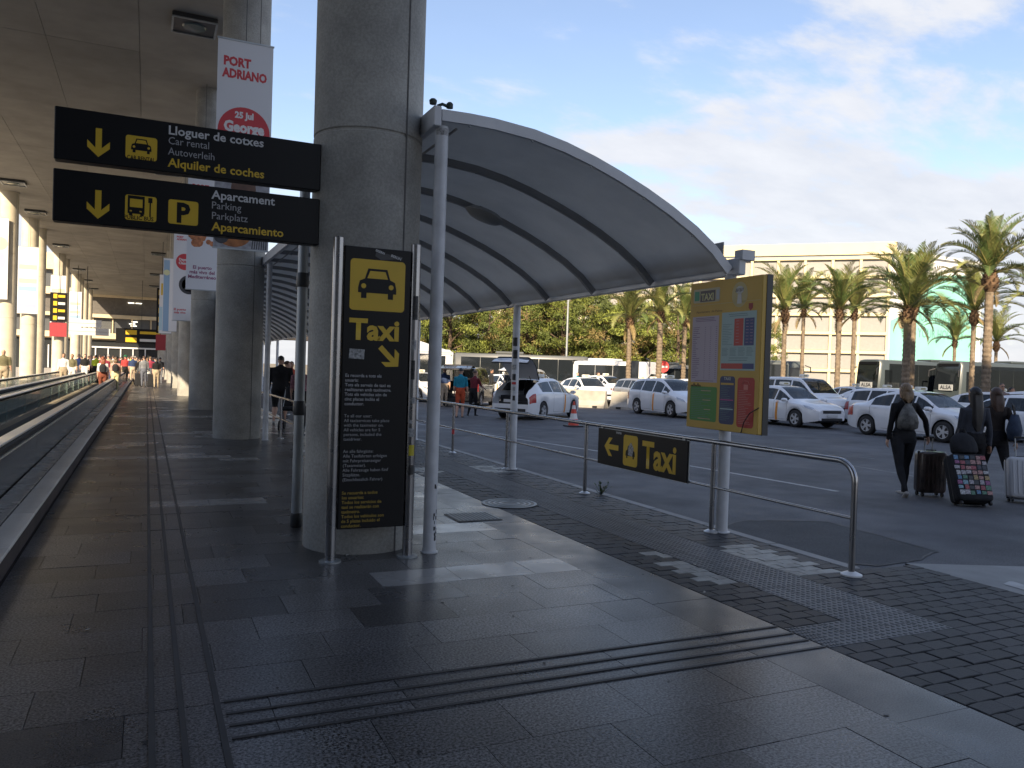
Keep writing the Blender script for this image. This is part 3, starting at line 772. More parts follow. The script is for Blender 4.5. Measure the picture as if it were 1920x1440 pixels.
a = uv(.17, .125); text(tbd, 'TAXI', mat('taxi_letter', (.6, .58, .3), .5), a[0], a[1], w=.2, h=.07, bold=.03, y=-.0036)
mb = MB(); x, z = uv(.71, .11); disc(mb, x, z, .115, -.0012, 0, 28, .125); mb.build('emblem_disc', pal, tbd)
mb = MB(); disc(mb, x, z+.045, .06, -.0024, 0, 10, .04); flat(mb, [(x-.035, z-.09), (x+.035, z-.09), (x+.025, z+.01), (x-.025, z+.01)], -.0024); mb.build('emblem_figure', wht, tbd)
for k in range(6): MB().poly([(x-.05+.02*k, -.0036, z+.02+.008*(k % 3)), (x-.04+.02*k, -.0036, z+.06), (x-.046+.02*k, -.0036, z+.065), (x-.06+.02*k, -.0036, z+.03)]).build('emblem_mark', drk, tbd)
rect(.04, .155, .98, .158, pal, 'rule', 1)
a = uv(.1, .21); text(tbd, 'Ajuntament  de Palma', cb('brown', (.22, .13, .04)), a[0], a[1], w=.42, h=.022, bold=.01, y=-.0012)
mb = MB(); x, z = uv(.86, .195); flat(mb, [(x-.03, z+.035), (x+.03, z+.035), (x+.03, z-.01), (x, z-.04), (x-.03, z-.01)], -.0012); mb.build('crest', cb('crest', (.3, .03, .03)), tbd)
rect(.05, .235, .44, .685, lil, 'price_table')
rl_ = MB()
def dashes(mb, u0, u1, v, lay, hh=.006):
    a, b = uv(u0, v), uv(u1, v); flat(mb, [(a[0], a[1]-hh/2), (b[0], a[1]-hh/2), (b[0], a[1]+hh/2), (a[0], a[1]+hh/2)], -.0012*lay)
for v in (.247, .257, .267, .675): dashes(rl_, .09+.03*random.random(), .4-.03*random.random(), v, 2)
for k in range(27):
    v = .31+.0133*k; dashes(rl_, .065, .065+random.uniform(.04, .11), v, 2, .006); dashes(rl_, .24, .255, v, 2, .005); dashes(rl_, .32, .335, v, 2, .005); dashes(rl_, .4, .42, v, 2, .005)
rl_.build('price_rows', cb('rows', (.2, .14, .24)), tbd)
rect(.48, .22, .94, .6, cyn, 'fare_panel'); rect(.655, .265, .775, .44, rdd, 'red_column', 2); rect(.79, .265, .915, .44, blu, 'blue_column', 2)
rect(.49, .555, .78, .59, rdd, 'red_bar', 2); rect(.78, .555, .925, .59, blu, 'blue_bar', 2)
rl_ = MB()
for v in (.235, .247, .52, .535): dashes(rl_, .57+.03*random.random(), .85-.03*random.random(), v, 2)
for k in range(13): dashes(rl_, .495, .56+random.uniform(0, .08), .3+.011*k, 2, .004)
for k in range(7):
    for j in range(4): dashes(rl_, .495+.11*j, .56+.11*j+random.uniform(0, .03), .455+.008*k, 2, .004)
rl_.build('fare_rows', cb('fare_ink', (.16, .25, .27)), tbd)
rl_ = MB()
for k in range(8):
    dashes(rl_, .68, .72, .28+.02*k, 3, .004); dashes(rl_, .81, .845, .28+.02*k, 3, .004); dashes(rl_, .865, .9, .28+.02*k, 3, .004)
rl_.build('fare_figures', cb('figures', (.45, .3, .35)), tbd)
rect(.05, .715, .445, .95, grn, 'green_notice', 1, .025); rect(.485, .64, .69, .955, nav, 'navy_notice', 1, .035); rect(.725, .645, .945, .965, cb('red_deep', (.42, .035, .03)), 'red_notice', 1, .035)
rl_ = MB(); lg = MB()
for k in range(17):
    v = .73+.0127*k; dashes(lg, .07, .2+random.uniform(0, .2), v, 2, .004)
    if k % 5 == 1: dashes(rl_, .15+.15*random.random(), .36, v, 3, .007)
for k in range(20):
    dashes(lg, .5, .58+random.uniform(0, .09), .7+.012*k, 2, .004); dashes(rl_, .745, .82+random.uniform(0, .1), .73+.011*k, 2, .003)
lg.build('notice_rows', cb('notice_ink', (.1, .2, .22)), tbd); rl_.build('notice_heads', cb('notice_head', (.5, .32, .28)), tbd)
dl = MB(); dashes(dl, .5, .675, .69, 3, .02); dl.build('ochre_line', ochre, tbd)
dl = MB(); dashes(dl, .5, .675, .795, 3, .012); dl.build('magenta_line', mag, tbd); dl = MB(); dashes(dl, .5, .675, .855, 3, .012); dl.build('cyan_line', cyn, tbd)
a = uv(.54, .665); text(tbd, 'TAXI', wht, a[0], a[1], w=.1, h=.03, bold=.02, y=-.0036)
ph = MB(); x, z = uv(.835, .69); ph.tube([(x-.05, -.002, z), (x-.03, -.002, z+.035), (x+.03, -.002, z+.035), (x+.05, -.002, z)], .004, 6); flat(ph, [(x-.03, z-.05), (x+.03, z-.05), (x+.03, z), (x-.03, z)], -.0024); ph.build('phone_mark', cb('pinkish', (.6, .2, .17)), tbd)
p0, p1 = uv(.8, 1.0), uv(1.0, .83)
MB().tube([(p0[0], -.01, p0[1]), (p0[0]+.06, -.03, p0[1]+.11), (p0[0]+.14, -.035, p0[1]+.2), (p1[0]+.01, -.0, p1[1])], .005, 6).build('cable', plast_blk, tbd)
gm = MB()
for k in range(5):
    x, z = uv(.06+.03*k, .705); gm.tube([(x, -.003, z-.02), (x+.015, -.003, z+.02*(k % 2)), (x+.03, -.003, z-.015)], .003, 5)
gm.build('graffiti', drk, tbd)
for z in (1.25, 2.4): MB().box((0.0, .125, z), (.2, .03, .06)).build('bracket', galv, tbd)

# ---- banners hung in front of the columns
def banner(Y, x0, x1, z0, z1, label, fill=paper):
    o = thing('hanging_banner', label, 'banner', ((x0+x1)/2, Y, 0), 0, 'advertising banners hung along the columns')
    W2 = (x1-x0)/2
    MB().box((0, .005, (z0+z1)/2), (2*W2, .01, z1-z0)).build('cloth', fill, o)
    for z in (z0, z1): MB().box((0, .005, z), (2*W2+.03, .03, .03)).build('batten', galv, o)
    MB().tube([(0, .005, z1), (0, .005, CZ-.02)], .008, 6).build('cable', dark_metal, o)
    return o
B = -.0015
bnk = mat('photo_brown', (.12, .065, .045), .6, var=.3, vs=6); bor = mat('photo_orange', (.35, .13, .04), .6, var=.3, vs=7); bgr = mat('photo_grey', (.3, .3, .32), .6, var=.3, vs=9); bdk = mat('photo_dark', (.05, .05, .055), .6, var=.3, vs=8)
wht_b = mat('banner_letter_white', (.7, .68, .68), .6)
b1 = banner(16.95, 1.15, 2.21, 3.87, 8.03, 'white concert banner with red disc hanging behind the upper direction sign')
text(b1, 'PORT', red_b, -.42, 7.52, w=.52, h=.17, bold=.05, y=B); text(b1, 'ADRIANO', red_b, -.43, 7.28, w=.86, h=.17, bold=.05, y=B)
mb = MB(); disc(mb, 0, 6.22, .5, B, 0, 40); mb.build('disc', red_b, b1)
text(b1, '25 Jul', wht_b, 0, 6.5, w=.36, h=.12, bold=.05, y=2*B, align='c'); text(b1, 'George', wht_b, 0, 6.22, w=.78, h=.2, bold=.05, y=2*B, align='c'); text(b1, 'Benson', wht_b, 0, 5.95, w=.8, h=.2, bold=.05, y=2*B, align='c')
mb = MB(); flat(mb, [(-.53, 3.88), (.52, 3.88), (.52, 5.5), (.2, 5.62), (-.2, 5.45), (-.53, 5.35)], B); mb.build('photo_backdrop', bgr, b1)
mb = MB(); disc(mb, .02, 5.1, .24, 2*B, 0, 20, .32); flat(mb, [(-.4, 4.6), (.42, 4.6), (.2, 4.85), (-.15, 4.85)], 2*B); mb.build('portrait_tone', bnk, b1)
mb = MB(); disc(mb, .3, 4.9, .09, 2*B, 0, 14); mb.build('yellow_mark', yel, b1)
mb = MB(); disc(mb, -.15, 4.15, .33, 3*B, 0, 24, .24); mb.build('guitar', bor, b1)
mb = MB()
for k in range(7): flat(mb, [(.2+.045*k, 3.9), (.22+.045*k, 3.9), (.26+.04*k, 4.4), (.24+.04*k, 4.4)], 3*B)
disc(mb, -.38, 4.1, .14, 4*B, 0, 16); mb.build('photo_stripes', bdk, b1)
b2 = banner(27.55, 1.08, 2.05, 3.88, 7.5, 'white harbour banner with a food picture below the lower direction sign')
text(b2, 'PORT', red_b, -.36, 7.1, w=.5, h=.15, bold=.05, y=B); text(b2, 'ADRIANO', red_b, -.38, 6.88, w=.8, h=.15, bold=.05, y=B)
mb = MB()
for k in range(16): disc(mb, random.uniform(-.38, .38), random.uniform(5.35, 6.1), random.uniform(.06, .16), B*(1+.2*k), 0, 10)
mb.build('food_picture', mat('food', (.45, .17, .07), .6, var=.5, vs=9), b2)
text(b2, 'El puerto\nmás vivo del\nMediterráneo', mat('banner_violet', (.25, .06, .14), .6), 0, 4.55, w=.84, bold=.03, y=B, align='c')
b3 = banner(38.2, .98, 1.8, 3.35, 7.4, 'third white banner with red disc and dark watch ring')
mb = MB(); disc(mb, .05, 5.95, .36, B, 0, 30); mb.build('disc', red_b, b3)
text(b3, 'Days of\nClassics', wht_b, .05, 6.0, w=.5, bold=.04, y=2*B, align='c'); text(b3, 'PORT\nADRIANO', red_b, -.3, 7.0, w=.5, bold=.05, y=B)
mb = MB(); mb.lathe([(.42, B), (.42, B*2), (.3, B*2), (.3, B)], (.25, 0, 4.95), 30, ax='y'); mb.build('ring_picture', bdk, b3); mb = MB(); disc(mb, .25, 4.95, .3, B, 0, 24); mb.build('ring_fill', mat('skin_print', (.45, .22, .15), .6), b3)
text(b3, 'El puerto\nmás vivo', red_b, -.1, 3.8, w=.5, bold=.03, y=B, align='c')
blu_b = mat('banner_blue', (.25, .38, .55), .6); pur_b = mat('banner_purple', (.42, .36, .6), .6); lem_b = mat('banner_lemon', (.62, .62, .36), .6); sky_b = mat('banner_sky', (.4, .56, .66), .6)
b4 = banner(48.9, .75, 1.5, 3.2, 7.3, 'fourth banner with blue stripe down its edge'); MB().box((-.2, -.004, 5.2), (.3, .004, 4.0)).build('stripe', blu_b, b4); mb = MB(); disc(mb, -.2, 6.5, .16, -.008); mb.build('disc', lem_b, b4)
b5 = banner(59.5, .7, 1.5, 3.4, 7.4, 'fifth banner pale blue with yellow top'); MB().box((0, -.004, 4.4), (.78, .004, 1.6)).build('panel', sky_b, b5); MB().box((0, -.004, 6.4), (.6, .004, .8)).build('panel', yel, b5)
def lbanner(Y, label): return banner(Y, -7.55, -6.45, 3.6, 7.6, label)
k = banner(50.85, -8.3, -6.95, 4.6, 9.0, 'white banner with purple and yellow figure on the left-hand column'); mb = MB(); disc(mb, .3, 7.6, .36, B, 0, 20); mb.build('disc', lem_b, k); mb = MB(); disc(mb, .3, 6.7, .3, B, 0, 7, .5); mb.build('figure', pur_b, k)
for Y, lb in ((59.9, 'blue and yellow striped banner on the second left column'), (79.2, 'pale blue lettered banner on a farther left column'), (97.4, 'small pale banner on a far left column')):
    k = banner(Y, -7.65, -6.5, 4.3, 8.6, lb)
    for z, m in ((7.3, lem_b), (6.9, sky_b), (6.4, lem_b), (5.9, blu_b), (5.3, sky_b), (4.8, pur_b)): MB().box((0, -.004, z), (1.0, .004, .3)).build('stripe', m, k)
# hanging notice boards
def board(loc, w_, z0, z1, label, rows=3, red=True):
    o = thing('hanging_sign', label, 'sign', loc, 0, 'black and yellow notice boards')
    MB().box((0, 0, (z0+z1)/2), (w_, .1, z1-z0)).build('panel', black_sign, o)
    if red: MB().box((0, 0, z0-.7), (w_, .1, 1.2)).build('red_panel', mat('board_maroon', (.3, .03, .04), .5), o)
    for r in range(rows):
        z = z1-(z1-z0)*(r+.5)/rows; MB().box((-.2*w_, -.055, z), (.22*w_, .006, (z1-z0)/rows*.6)).build('pictogram', yel, o); MB().box((.17*w_, -.055, z), (.4*w_, .006, (z1-z0)/rows*.35)).build('lettering_bar', sign_white if r % 2 else yel, o)
    MB().box((0, .05, (z1+CZ)/2), (.04, .04, CZ-z1)).build('hanger', dark_metal, o)
    return o
board((-7.0, 79.0, 0), 1.3, 4.6, 7.1, 'black board with maroon base in front of the fourth left column', 4)
board((.95, 66, 0), .7, 3.6, 7.0, 'narrow black board with maroon base beside the right column row', 5)
board((-.6, 100, 0), 5.2, 3.3, 5.0, 'wide black and yellow direction board near the far entrance', 2, False)
for k, (x, z, lb) in enumerate(((-6.2, 4.9, 'upper'), (-5.4, 4.1, 'lower'))):
    o = thing('white_sign', '%s white hanging sign far down the walkway' % lb, 'sign', (x, 88, 0))
    MB().box((0, 0, z), (4.2, .12, .7)).build('panel', sign_white, o); MB().box((0, -.065, z), (3.6, .006, .06)).build('lettering_bar', sign_grey, o); MB().box((0, 0, (z+CZ)/2+.2), (.05, .05, CZ-z-.5)).build('hanger', dark_metal, o)
# ================================================================== vehicles
car_white = mat('taxi_white_paint', (.72, .73, .75), .28, coat=.5, var=.03)
car_silver = mat('silver_paint', (.36, .37, .39), .3, .5, coat=.5)
car_black = mat('black_paint', (.015, .015, .017), .25, coat=.5)
car_yellow = mat('yellow_paint', (.6, .4, .03), .35, coat=.3)
win_m = mat('car_glass', (.016, .02, .023), .04, alpha=.84, spec=.6)
seam_m = mat('panel_gap', (.06, .06, .065), .6)
trim_m = mat('car_trim', (.02, .02, .022), .5)
inter_m = mat('car_interior', (.025, .025, .028), .8)
head_m = mat('headlamp', (.42, .44, .47), .12, .4, coat=.5)
tail_m = mat('tail_lamp', (.35, .02, .02), .2, coat=.5)
rim_m = mat('alloy_rim', (.5, .51, .53), .35, .35)
orange_m = mat('taxi_stripe', (.75, .3, .04), .4)
plate_m = mat('number_plate', (.55, .55, .55), .4)

def pchip(pts):
    xs = [p[0] for p in pts]; ys = [p[1] for p in pts]; n = len(xs)
    h = [xs[i+1]-xs[i] for i in range(n-1)]; d = [(ys[i+1]-ys[i])/h[i] for i in range(n-1)]
    m = [d[0]]+[0 if d[i-1]*d[i] <= 0 else 2*d[i-1]*d[i]/(d[i-1]+d[i]) for i in range(1, n-1)]+[d[-1]]
    def f(x):
        if x <= xs[0]: return ys[0]
        if x >= xs[-1]: return ys[-1]
        i = 0
        while x > xs[i+1]: i += 1
        t = (x-xs[i])/h[i]
        return ys[i]*(2*t**3-3*t*t+1)+h[i]*m[i]*(t**3-2*t*t+t)+ys[i+1]*(-2*t**3+3*t*t)+h[i]*m[i+1]*(t**3-t*t)
    return f
CARS = {
 'sedan': dict(L=4.48, W=.86, top=[(-2.24, .84), (-2.17, .97), (-2.0, 1.03), (-1.62, 1.07), (-.98, 1.37), (-.5, 1.455), (0, 1.475), (.3, 1.44), (1.12, 1.0), (1.35, .95), (1.85, .85), (2.1, .76), (2.24, .66)],
    belt=[(-2.24, .76), (-2.1, .9), (-1.6, .965), (0, .93), (1.1, .89), (1.8, .79), (2.1, .7), (2.24, .6)], wr=[(-2.24, .6), (-1.65, .66), (-.95, .555), (.25, .575), (1.1, .68), (1.9, .66), (2.24, .5)],
    win=[(-1.22, -.5), (-.44, .3), (.36, .95)], ws=(.32, 1.06), rw=(-1.56, -.98), ax=(-1.36, 1.36), wheel=.315),
 'hatch': dict(L=4.6, W=.87, top=[(-2.3, .84), (-2.24, 1.0), (-2.02, 1.12), (-1.25, 1.4), (-.7, 1.455), (0, 1.48), (.3, 1.445), (1.14, 1.0), (1.35, .95), (1.9, .86), (2.15, .77), (2.3, .68)],
    belt=[(-2.3, .76), (-2.1, .92), (-1.6, .96), (0, .93), (1.1, .89), (1.85, .8), (2.15, .72), (2.3, .62)], wr=[(-2.3, .6), (-1.9, .64), (-1.25, .56), (.25, .58), (1.1, .68), (1.95, .66), (2.3, .52)],
    win=[(-1.4, -.55), (-.49, .3), (.36, .98)], ws=(.32, 1.08), rw=(-1.95, -1.22), ax=(-1.32, 1.38), wheel=.315),
 'mpv': dict(L=4.5, W=.88, top=[(-2.24, .9), (-2.2, 1.1), (-1.98, 1.36), (-1.72, 1.5), (-1.1, 1.57), (-.2, 1.595), (.25, 1.55), (1.28, 1.07), (1.5, 1.01), (1.9, .9), (2.12, .79), (2.25, .68)],
    belt=[(-2.24, .82), (-2.1, .95), (-1.6, 1.02), (0, .97), (1.2, .94), (1.85, .82), (2.12, .74), (2.25, .62)], wr=[(-2.24, .62), (-1.95, .6), (-1.5, .58), (.2, .59), (1.25, .69), (1.9, .66), (2.25, .52)],
    win=[(-1.85, -1.0), (-.93, -.1), (-.03, .62), (.68, 1.1)], ws=(.28, 1.2), rw=(-2.16, -1.74), ax=(-1.24, 1.34), wheel=.33),
 'wagon': dict(L=4.6, W=.87, top=[(-2.3, .9), (-2.26, 1.08), (-2.05, 1.34), (-1.8, 1.45), (-1.0, 1.5), (-.2, 1.51), (.25, 1.46), (1.14, 1.0), (1.35, .95), (1.9, .86), (2.15, .77), (2.3, .68)],
    belt=[(-2.3, .8), (-2.1, .93), (-1.6, .97), (0, .93), (1.1, .89), (1.85, .8), (2.15, .72), (2.3, .62)], wr=[(-2.3, .62), (-1.95, .58), (-1.5, .57), (.25, .58), (1.1, .68), (1.95, .66), (2.3, .52)],
    win=[(-1.9, -1.15), (-1.08, -.42), (-.36, .34), (.4, .98)], ws=(.3, 1.08), rw=(-2.2, -1.84), ax=(-1.32, 1.36), wheel=.315),
 'van': dict(L=4.42, W=.9, top=[(-2.21, 1.0), (-2.2, 1.55), (-2.08, 1.76), (-1.7, 1.81), (-.5, 1.83), (.35, 1.78), (1.22, 1.16), (1.4, 1.08), (1.9, .98), (2.12, .86), (2.21, .74)],
    belt=[(-2.21, .95), (-2.1, 1.1), (-1.0, 1.12), (0, 1.08), (1.2, 1.02), (1.85, .9), (2.1, .8), (2.21, .68)], wr=[(-2.21, .7), (-1.5, .69), (.3, .67), (1.2, .72), (1.9, .68), (2.21, .56)],
    win=[(-1.95, -1.0), (-.92, -.02), (.06, 1.02)], ws=(.4, 1.15), rw=(-2.195, -2.1), ax=(-1.32, 1.36), wheel=.33),
}
# shared wheel meshes, axis along y
def wheel_meshes(rad):
    t = MB(); wd = .1
    t.lathe([(rad*.64, -wd), (rad*.9, -wd), (rad, -wd*.7), (rad, wd*.7), (rad*.9, wd), (rad*.64, wd)], n=28, ax='y', cap=False)
    ty = t.mesh('wheel', rubber, 50)
    r = MB(); r.lathe([(rad*.66, -.075), (rad*.62, -.09), (rad*.6, -.05), (rad*.1, -.05)], n=28, ax='y', mi=1)
    r.lathe([(rad*.665, -.088), (rad*.665, -.098), (rad*.6, -.092), (rad*.59, -.06)], n=28, ax='y', cap=False)
    for k in range(10):
        a = 2*PI*(k//2)/5+(.17 if k % 2 else -.17); c, s = math.cos(a), math.sin(a); p = Vector((-s, 0, c))*.42; qv = Vector((c, 0, s))
        i, o = .06, rad*.61
        r.add([qv*i+p*.035+Vector((0, -.085, 0)), qv*i-p*.035+Vector((0, -.085, 0)), qv*o-p*.05+Vector((0, -.088, 0)), qv*o+p*.05+Vector((0, -.088, 0)),
               qv*i+p*.05+Vector((0, -.052, 0)), qv*i-p*.05+Vector((0, -.052, 0)), qv*o-p*.065+Vector((0, -.052, 0)), qv*o+p*.065+Vector((0, -.052, 0))],
              [(0, 1, 2, 3), (0, 3, 7, 4), (1, 5, 6, 2)])
    r.lathe([(.075, -.052), (.07, -.092), (.0, -.095)], n=14, ax='y')
    rm = r.mesh('rim', [rim_m, trim_m], 40)
    return ty, rm
WHEELS = {}
def build_car(kind, label, loc, rz, paint=None, taxi=True, name='taxi', cat='taxi', group='white taxis queuing at the rank', openhatch=False, stripe=True):
    S = CARS[kind]; paint = paint or car_white
    root = thing(name, label, cat, loc, rz, group)
    top, belt, wrf = pchip(S['top']), pchip(S['belt']), pchip(S['wr'])
    Lh, W = S['L']/2, S['W']; rad = S['wheel']; Ra = rad+.055
    plan = pchip([(-Lh, W*.8), (-Lh+.12, W*.9), (-Lh+.4, W*.975), (-Lh+.9, W), (Lh-1.0, W), (Lh-.45, W*.955), (Lh-.15, W*.84), (Lh, W*.7)])
    def zlow(x):
        z = .2+.1*max(0, (abs(x)-(Lh-.5))/.5)**1.5
        for a in S['ax']:
            if abs(x-a) < Ra: z = max(z, rad*.98+math.sqrt(Ra*Ra-(x-a)**2))
        return z
    def ring(x):
        wq, zl, zb, zt, wr = plan(x), zlow(x), belt(x), top(x), min(wrf(x), plan(x)*.9)
        z8 = zt-(.055 if zt > 1.3 else .035)
        z8 = max(z8, zb+.004)
        h = zb-zl
        p = [(wq*.955, zl), (wq*.995, zl+.22*h), (wq, zl+.55*h), (wq*.99, zb-.06 if h > .3 else zb-.2*h), (wq*.955, zb)]
        p8 = (wr, z8); p4 = p[4]
        p += [(p4[0]+(p8[0]-p4[0])*.07, p4[1]+(p8[1]-p4[1])*.07), (p4[0]+(p8[0]-p4[0])*.88, p4[1]+(p8[1]-p4[1])*.88), p8, (wr*.9, z8+(zt-z8)*.6), (wr*.5, zt-.01), (0, zt)]
        return [Vector((x, -a, b)) for a, b in p]          # right side is -y
    xs = set(np.linspace(-Lh, Lh, 30).round(3))
    for a in S['ax']:
        for k in range(13): xs.add(round(a+Ra*math.cos(PI*k/12), 3))
        xs.add(round(a+Ra+.004, 3)); xs.add(round(a-Ra-.004, 3))
    keyx = [q for wn in S['win'] for q in wn]+list(S['ws'])+list(S['rw'])
    xs = [x for x in xs if all(abs(x-k) > .03 for k in keyx)]+[round(k, 3) for k in keyx]+[Lh-.06, -Lh+.03]
    xs = sorted(set(xs)); rings = [ring(x) for x in xs]
    n = len(rings[0])
    full = [r+[Vector((p.x, -p.y, p.z)) for p in reversed(r[:-1])] for r in rings]; nf = len(full[0])
    body = MB(); wins = [MB() for _ in range(2*len(S['win']))]; wsb, rwb, lid = MB(), MB(), MB()
    xh = S['rw'][1]+.04
    for i in range(len(xs)-1):
        xm = (xs[i]+xs[i+1])/2
        for j in range(nf-1):
            jj = j if j < n-1 else nf-2-j
            quad = [full[i][j], full[i+1][j], full[i+1][j+1], full[i][j+1]]
            tgt = body
            if jj == 5:
                for k, (a, b) in enumerate(S['win']):
                    if a < xm < b: tgt = wins[2*k+(0 if j < n-1 else 1)]
            if jj >= 8:
                if S['ws'][0] < xm < S['ws'][1]: tgt = wsb
                elif S['rw'][0] < xm < S['rw'][1]: tgt = rwb
            if openhatch and xm < xh and jj >= 7: tgt = lid
            tgt.add(quad, [(0, 3, 2, 1)])
    if openhatch:
        c = full[0]; body.add([c[0], c[1], c[2], c[nf-3], c[nf-2], c[nf-1]], [(0, 1, 2, 3, 4, 5)])
        lid.add([c[k] for k in range(2, nf-2)], [tuple(range(nf-4))])
    else:
        body.add(full[0], [tuple(range(nf))])
    body.add(full[-1], [tuple(range(nf-1, -1, -1))])
    def weld(mb, m, nm, par=root, sm=38):
        bm = bmesh.new(); me = mb.mesh(nm, m); bm.from_mesh(me); bmesh.ops.remove_doubles(bm, verts=bm.verts, dist=.0015); bm.to_mesh(me); bm.free()
        me.polygons.foreach_set('use_smooth', [True]*len(me.polygons)); me.set_sharp_from_angle(angle=R(sm)); return link(nm, me, par)
    bo = weld(body, paint, 'body')
    for k, m_ in enumerate(wins):
        if m_.v: weld(m_, win_m, 'side_window')
    weld(wsb, win_m, 'windscreen')
    if rwb.v: weld(rwb, win_m, 'rear_window')
    hz = top(xh)
    if openhatch:
        lo = weld(lid, [paint, trim_m], 'tailgate')
        md = lo.modifiers.new('s', 'SOLIDIFY'); md.thickness = .05; md.offset = -1; md.material_offset = 1; md.material_offset_rim = 1
        for v in lo.data.vertices: v.co.x -= xh; v.co.z -= hz
        lo.location = (xh, 0, hz); lo.rotation_euler = (0, R(openhatch), 0)
        for sy in (-1, 1): MB().tube([(xh-.25, sy*.52, hz-.3), (xh-.75, sy*.52, hz+.12)], .012, 6).build('strut', trim_m, root)
    # underside, cabin tub and seats
    MB().box((0, 0, .42), (S['L']-.5, 1.16, .42)).build('underbody', trim_m, root)
    MB().box((-.35, 0, .72), (2.5, 1.5, .2)).build('interior_floor', inter_m, root)
    for sx, sy in ((.15, .36), (.15, -.36)):
        MB().box((sx-.18, sy, 1.02), (.14, .46, .55), ch=.05).build('seat', inter_m, root)
        MB().box((sx-.22, sy, 1.02+.33*(hz/1.4)), (.1, .24, .18), ch=.04).build('headrest', inter_m, root)
    if not openhatch: MB().box((-1.0, 0, .98), (.16, 1.2, .5), ch=.05).build('rear_seat', inter_m, root)
    MB().box((.88, 0, .86), (.35, 1.4, .14), ch=.04).build('dashboard', inter_m, root)
    # surface patches
    def S_(x, j, side):
        r = ring(x); i0 = min(int(j), n-2); t = j-i0; p = r[i0].lerp(r[i0+1], t); return Vector((p.x, p.y*(-side), p.z)) if side > 0 else p
    def patch(x0, x1, j0, j1, side, m, nm, off=.004, nx=3, nj=4, skew=0.0):
        mb = MB(); vs = []
        for a in range(nj+1):
            for b in range(nx+1):
                j = j0+(j1-j0)*a/nj; x = x0+(x1-x0)*b/nx+skew*(a/nj-.5)
                p = S_(x, j, side); e = .02
                tx = S_(min(x+e, Lh), j, side)-S_(max(x-e, -Lh), j, side); tj = S_(x, min(j+.1, n-1.01), side)-S_(x, max(j-.1, 0), side)
                nn_ = tx.cross(tj); nn_ = nn_.normalized() if nn_.length > 1e-9 else Vector((0, -1, 0))
                if nn_.y*side < 0: nn_ = -nn_
                vs.append(p+nn_*off)
        mb.add(vs, [(a*(nx+1)+b, a*(nx+1)+b+1, (a+1)*(nx+1)+b+1, (a+1)*(nx+1)+b) for a in range(nj) for b in range(nx)])
        me = mb.mesh(nm, m, 60); return link(nm, me, root)
    ax = S['ax']
    seams = [S['win'][-1][1]+.06 if kind != 'van' else 1.05, S['win'][-2 if kind == 'mpv' else -1][0]-.03, S['win'][0][0]-.0 if kind == 'sedan' else (S['win'][1][0]-.035)]
    seams = sorted(set([max(min(s, ax[1]-Ra-.02), ax[0]+.12) for s in seams]))
    for side in (-1, 1):
        for k, s in enumerate(seams):
            if s > ax[0]+Ra or True:
                j0 = .4 if not (ax[0]-Ra < s < ax[0]+Ra) else 1.0
                patch(s-.005, s+.005, j0, 4.0, side, seam_m, 'door_gap', .003, 1, 6)
        patch(seams[0], seams[-1], .38, .42, side, seam_m, 'sill_gap', .003, 10, 1)
        for k in range(1, len(seams)): 
            xh_ = seams[k-1]+.1; patch(xh_, xh_+.17, 3.05, 3.28, side, paint, 'door_handle', .018, 1, 1)
        if stripe and taxi: patch(seams[-2]+.1, seams[-2]+.21, .1, 3.95, side, orange_m, 'taxi_stripe', .005, 2, 8, skew=.05)
        patch(Lh-.52, Lh-.13, 3.0, 4.35, side, head_m, 'headlight', .006, 6, 4, skew=-.12)
        patch(-Lh+.04, -Lh+.34, 2.0, 3.9, side, tail_m, 'tail_light', .006, 4, 4)
        patch(-Lh+.5, Lh-.6, .12, .16, side, trim_m, 'sill_line', .004, 14, 1) if False else None
        mm = MB(); mx = S['ws'][1]-.1; my = side*(W+.1); mz = belt(mx)+.07
        mm.loft([[Vector((mx+.11-.2*t, my+.1*math.cos(a)*q, mz+.07*math.sin(a)*q)) for a in (2*PI*k/10 for k in range(10))] for t, q in ((0, .3), (.2, .85), (.7, 1.0), (.9, .92))])
        mm.box((mx, side*(W-.02), mz-.03), (.06, .18, .03)); mm.build('mirror', [paint], root, smooth=50)
    fx = Lh+.004
    MB().box((fx, 0, .6), (.03, .86, .1), ch=.012).build('grille', trim_m, root)
    MB().box((fx+.003, 0, .655), (.03, .9, .012)).build('grille_bar', rim_m, root)
    MB().box((fx, 0, .33), (.03, .98, .1), ch=.012).build('lower_intake', trim_m, root)
    MB().box((fx+.016, 0, .46), (.012, .5, .1)).build('number_plate', plate_m, root)
    MB().box((-Lh-.004, 0, .66), (.012, .5, .1)).build('number_plate', plate_m, root)
    MB().box((-Lh-.002, 0, .34), (.02, 1.2, .12)).build('rear_valance', trim_m, root)
    for sy in (-1, 1): MB().tube([(S['ws'][0]+.1, sy*.2, top(S['ws'][1]-.02)-.0), (S['ws'][1]-.1, sy*.5-.2, top(S['ws'][1]-.1)+.012)], .008, 5).build('wiper', trim_m, root)
    if rad not in WHEELS: WHEELS[rad] = wheel_meshes(rad)
    ty, rm = WHEELS[rad]
    for a in ax:
        for side in (-1, 1):
            wo_ = link('wheel', ty, root, (a, side*(W-.12), rad), PI if side > 0 else 0); link('rim', rm, wo_)
    if taxi:
        zt = top(-.05)
        rs_ = MB().box((-.05, 0, zt+.075), (.16, .44, .12), ch=.03).build('roof_sign', mat('roof_sign_white', (.7, .68, .6), .4), root)
        MB().box((-.05+.082, 0, zt+.075), (.004, .2, .05)).build('sign_lamp', mat('sign_lamp', (.3, .26, .12), .4), rs_)
    return root
def copy_tree(o, parent=None):
    c = o.copy(); COL.objects.link(c)
    if parent: c.parent = parent
    for ch in list(o.children): copy_tree(ch, c)
    return c
def again(root, label, loc, rz):
    c = copy_tree(root); c['label'] = label; c.location = loc; c.rotation_euler = (0, 0, rz); return c
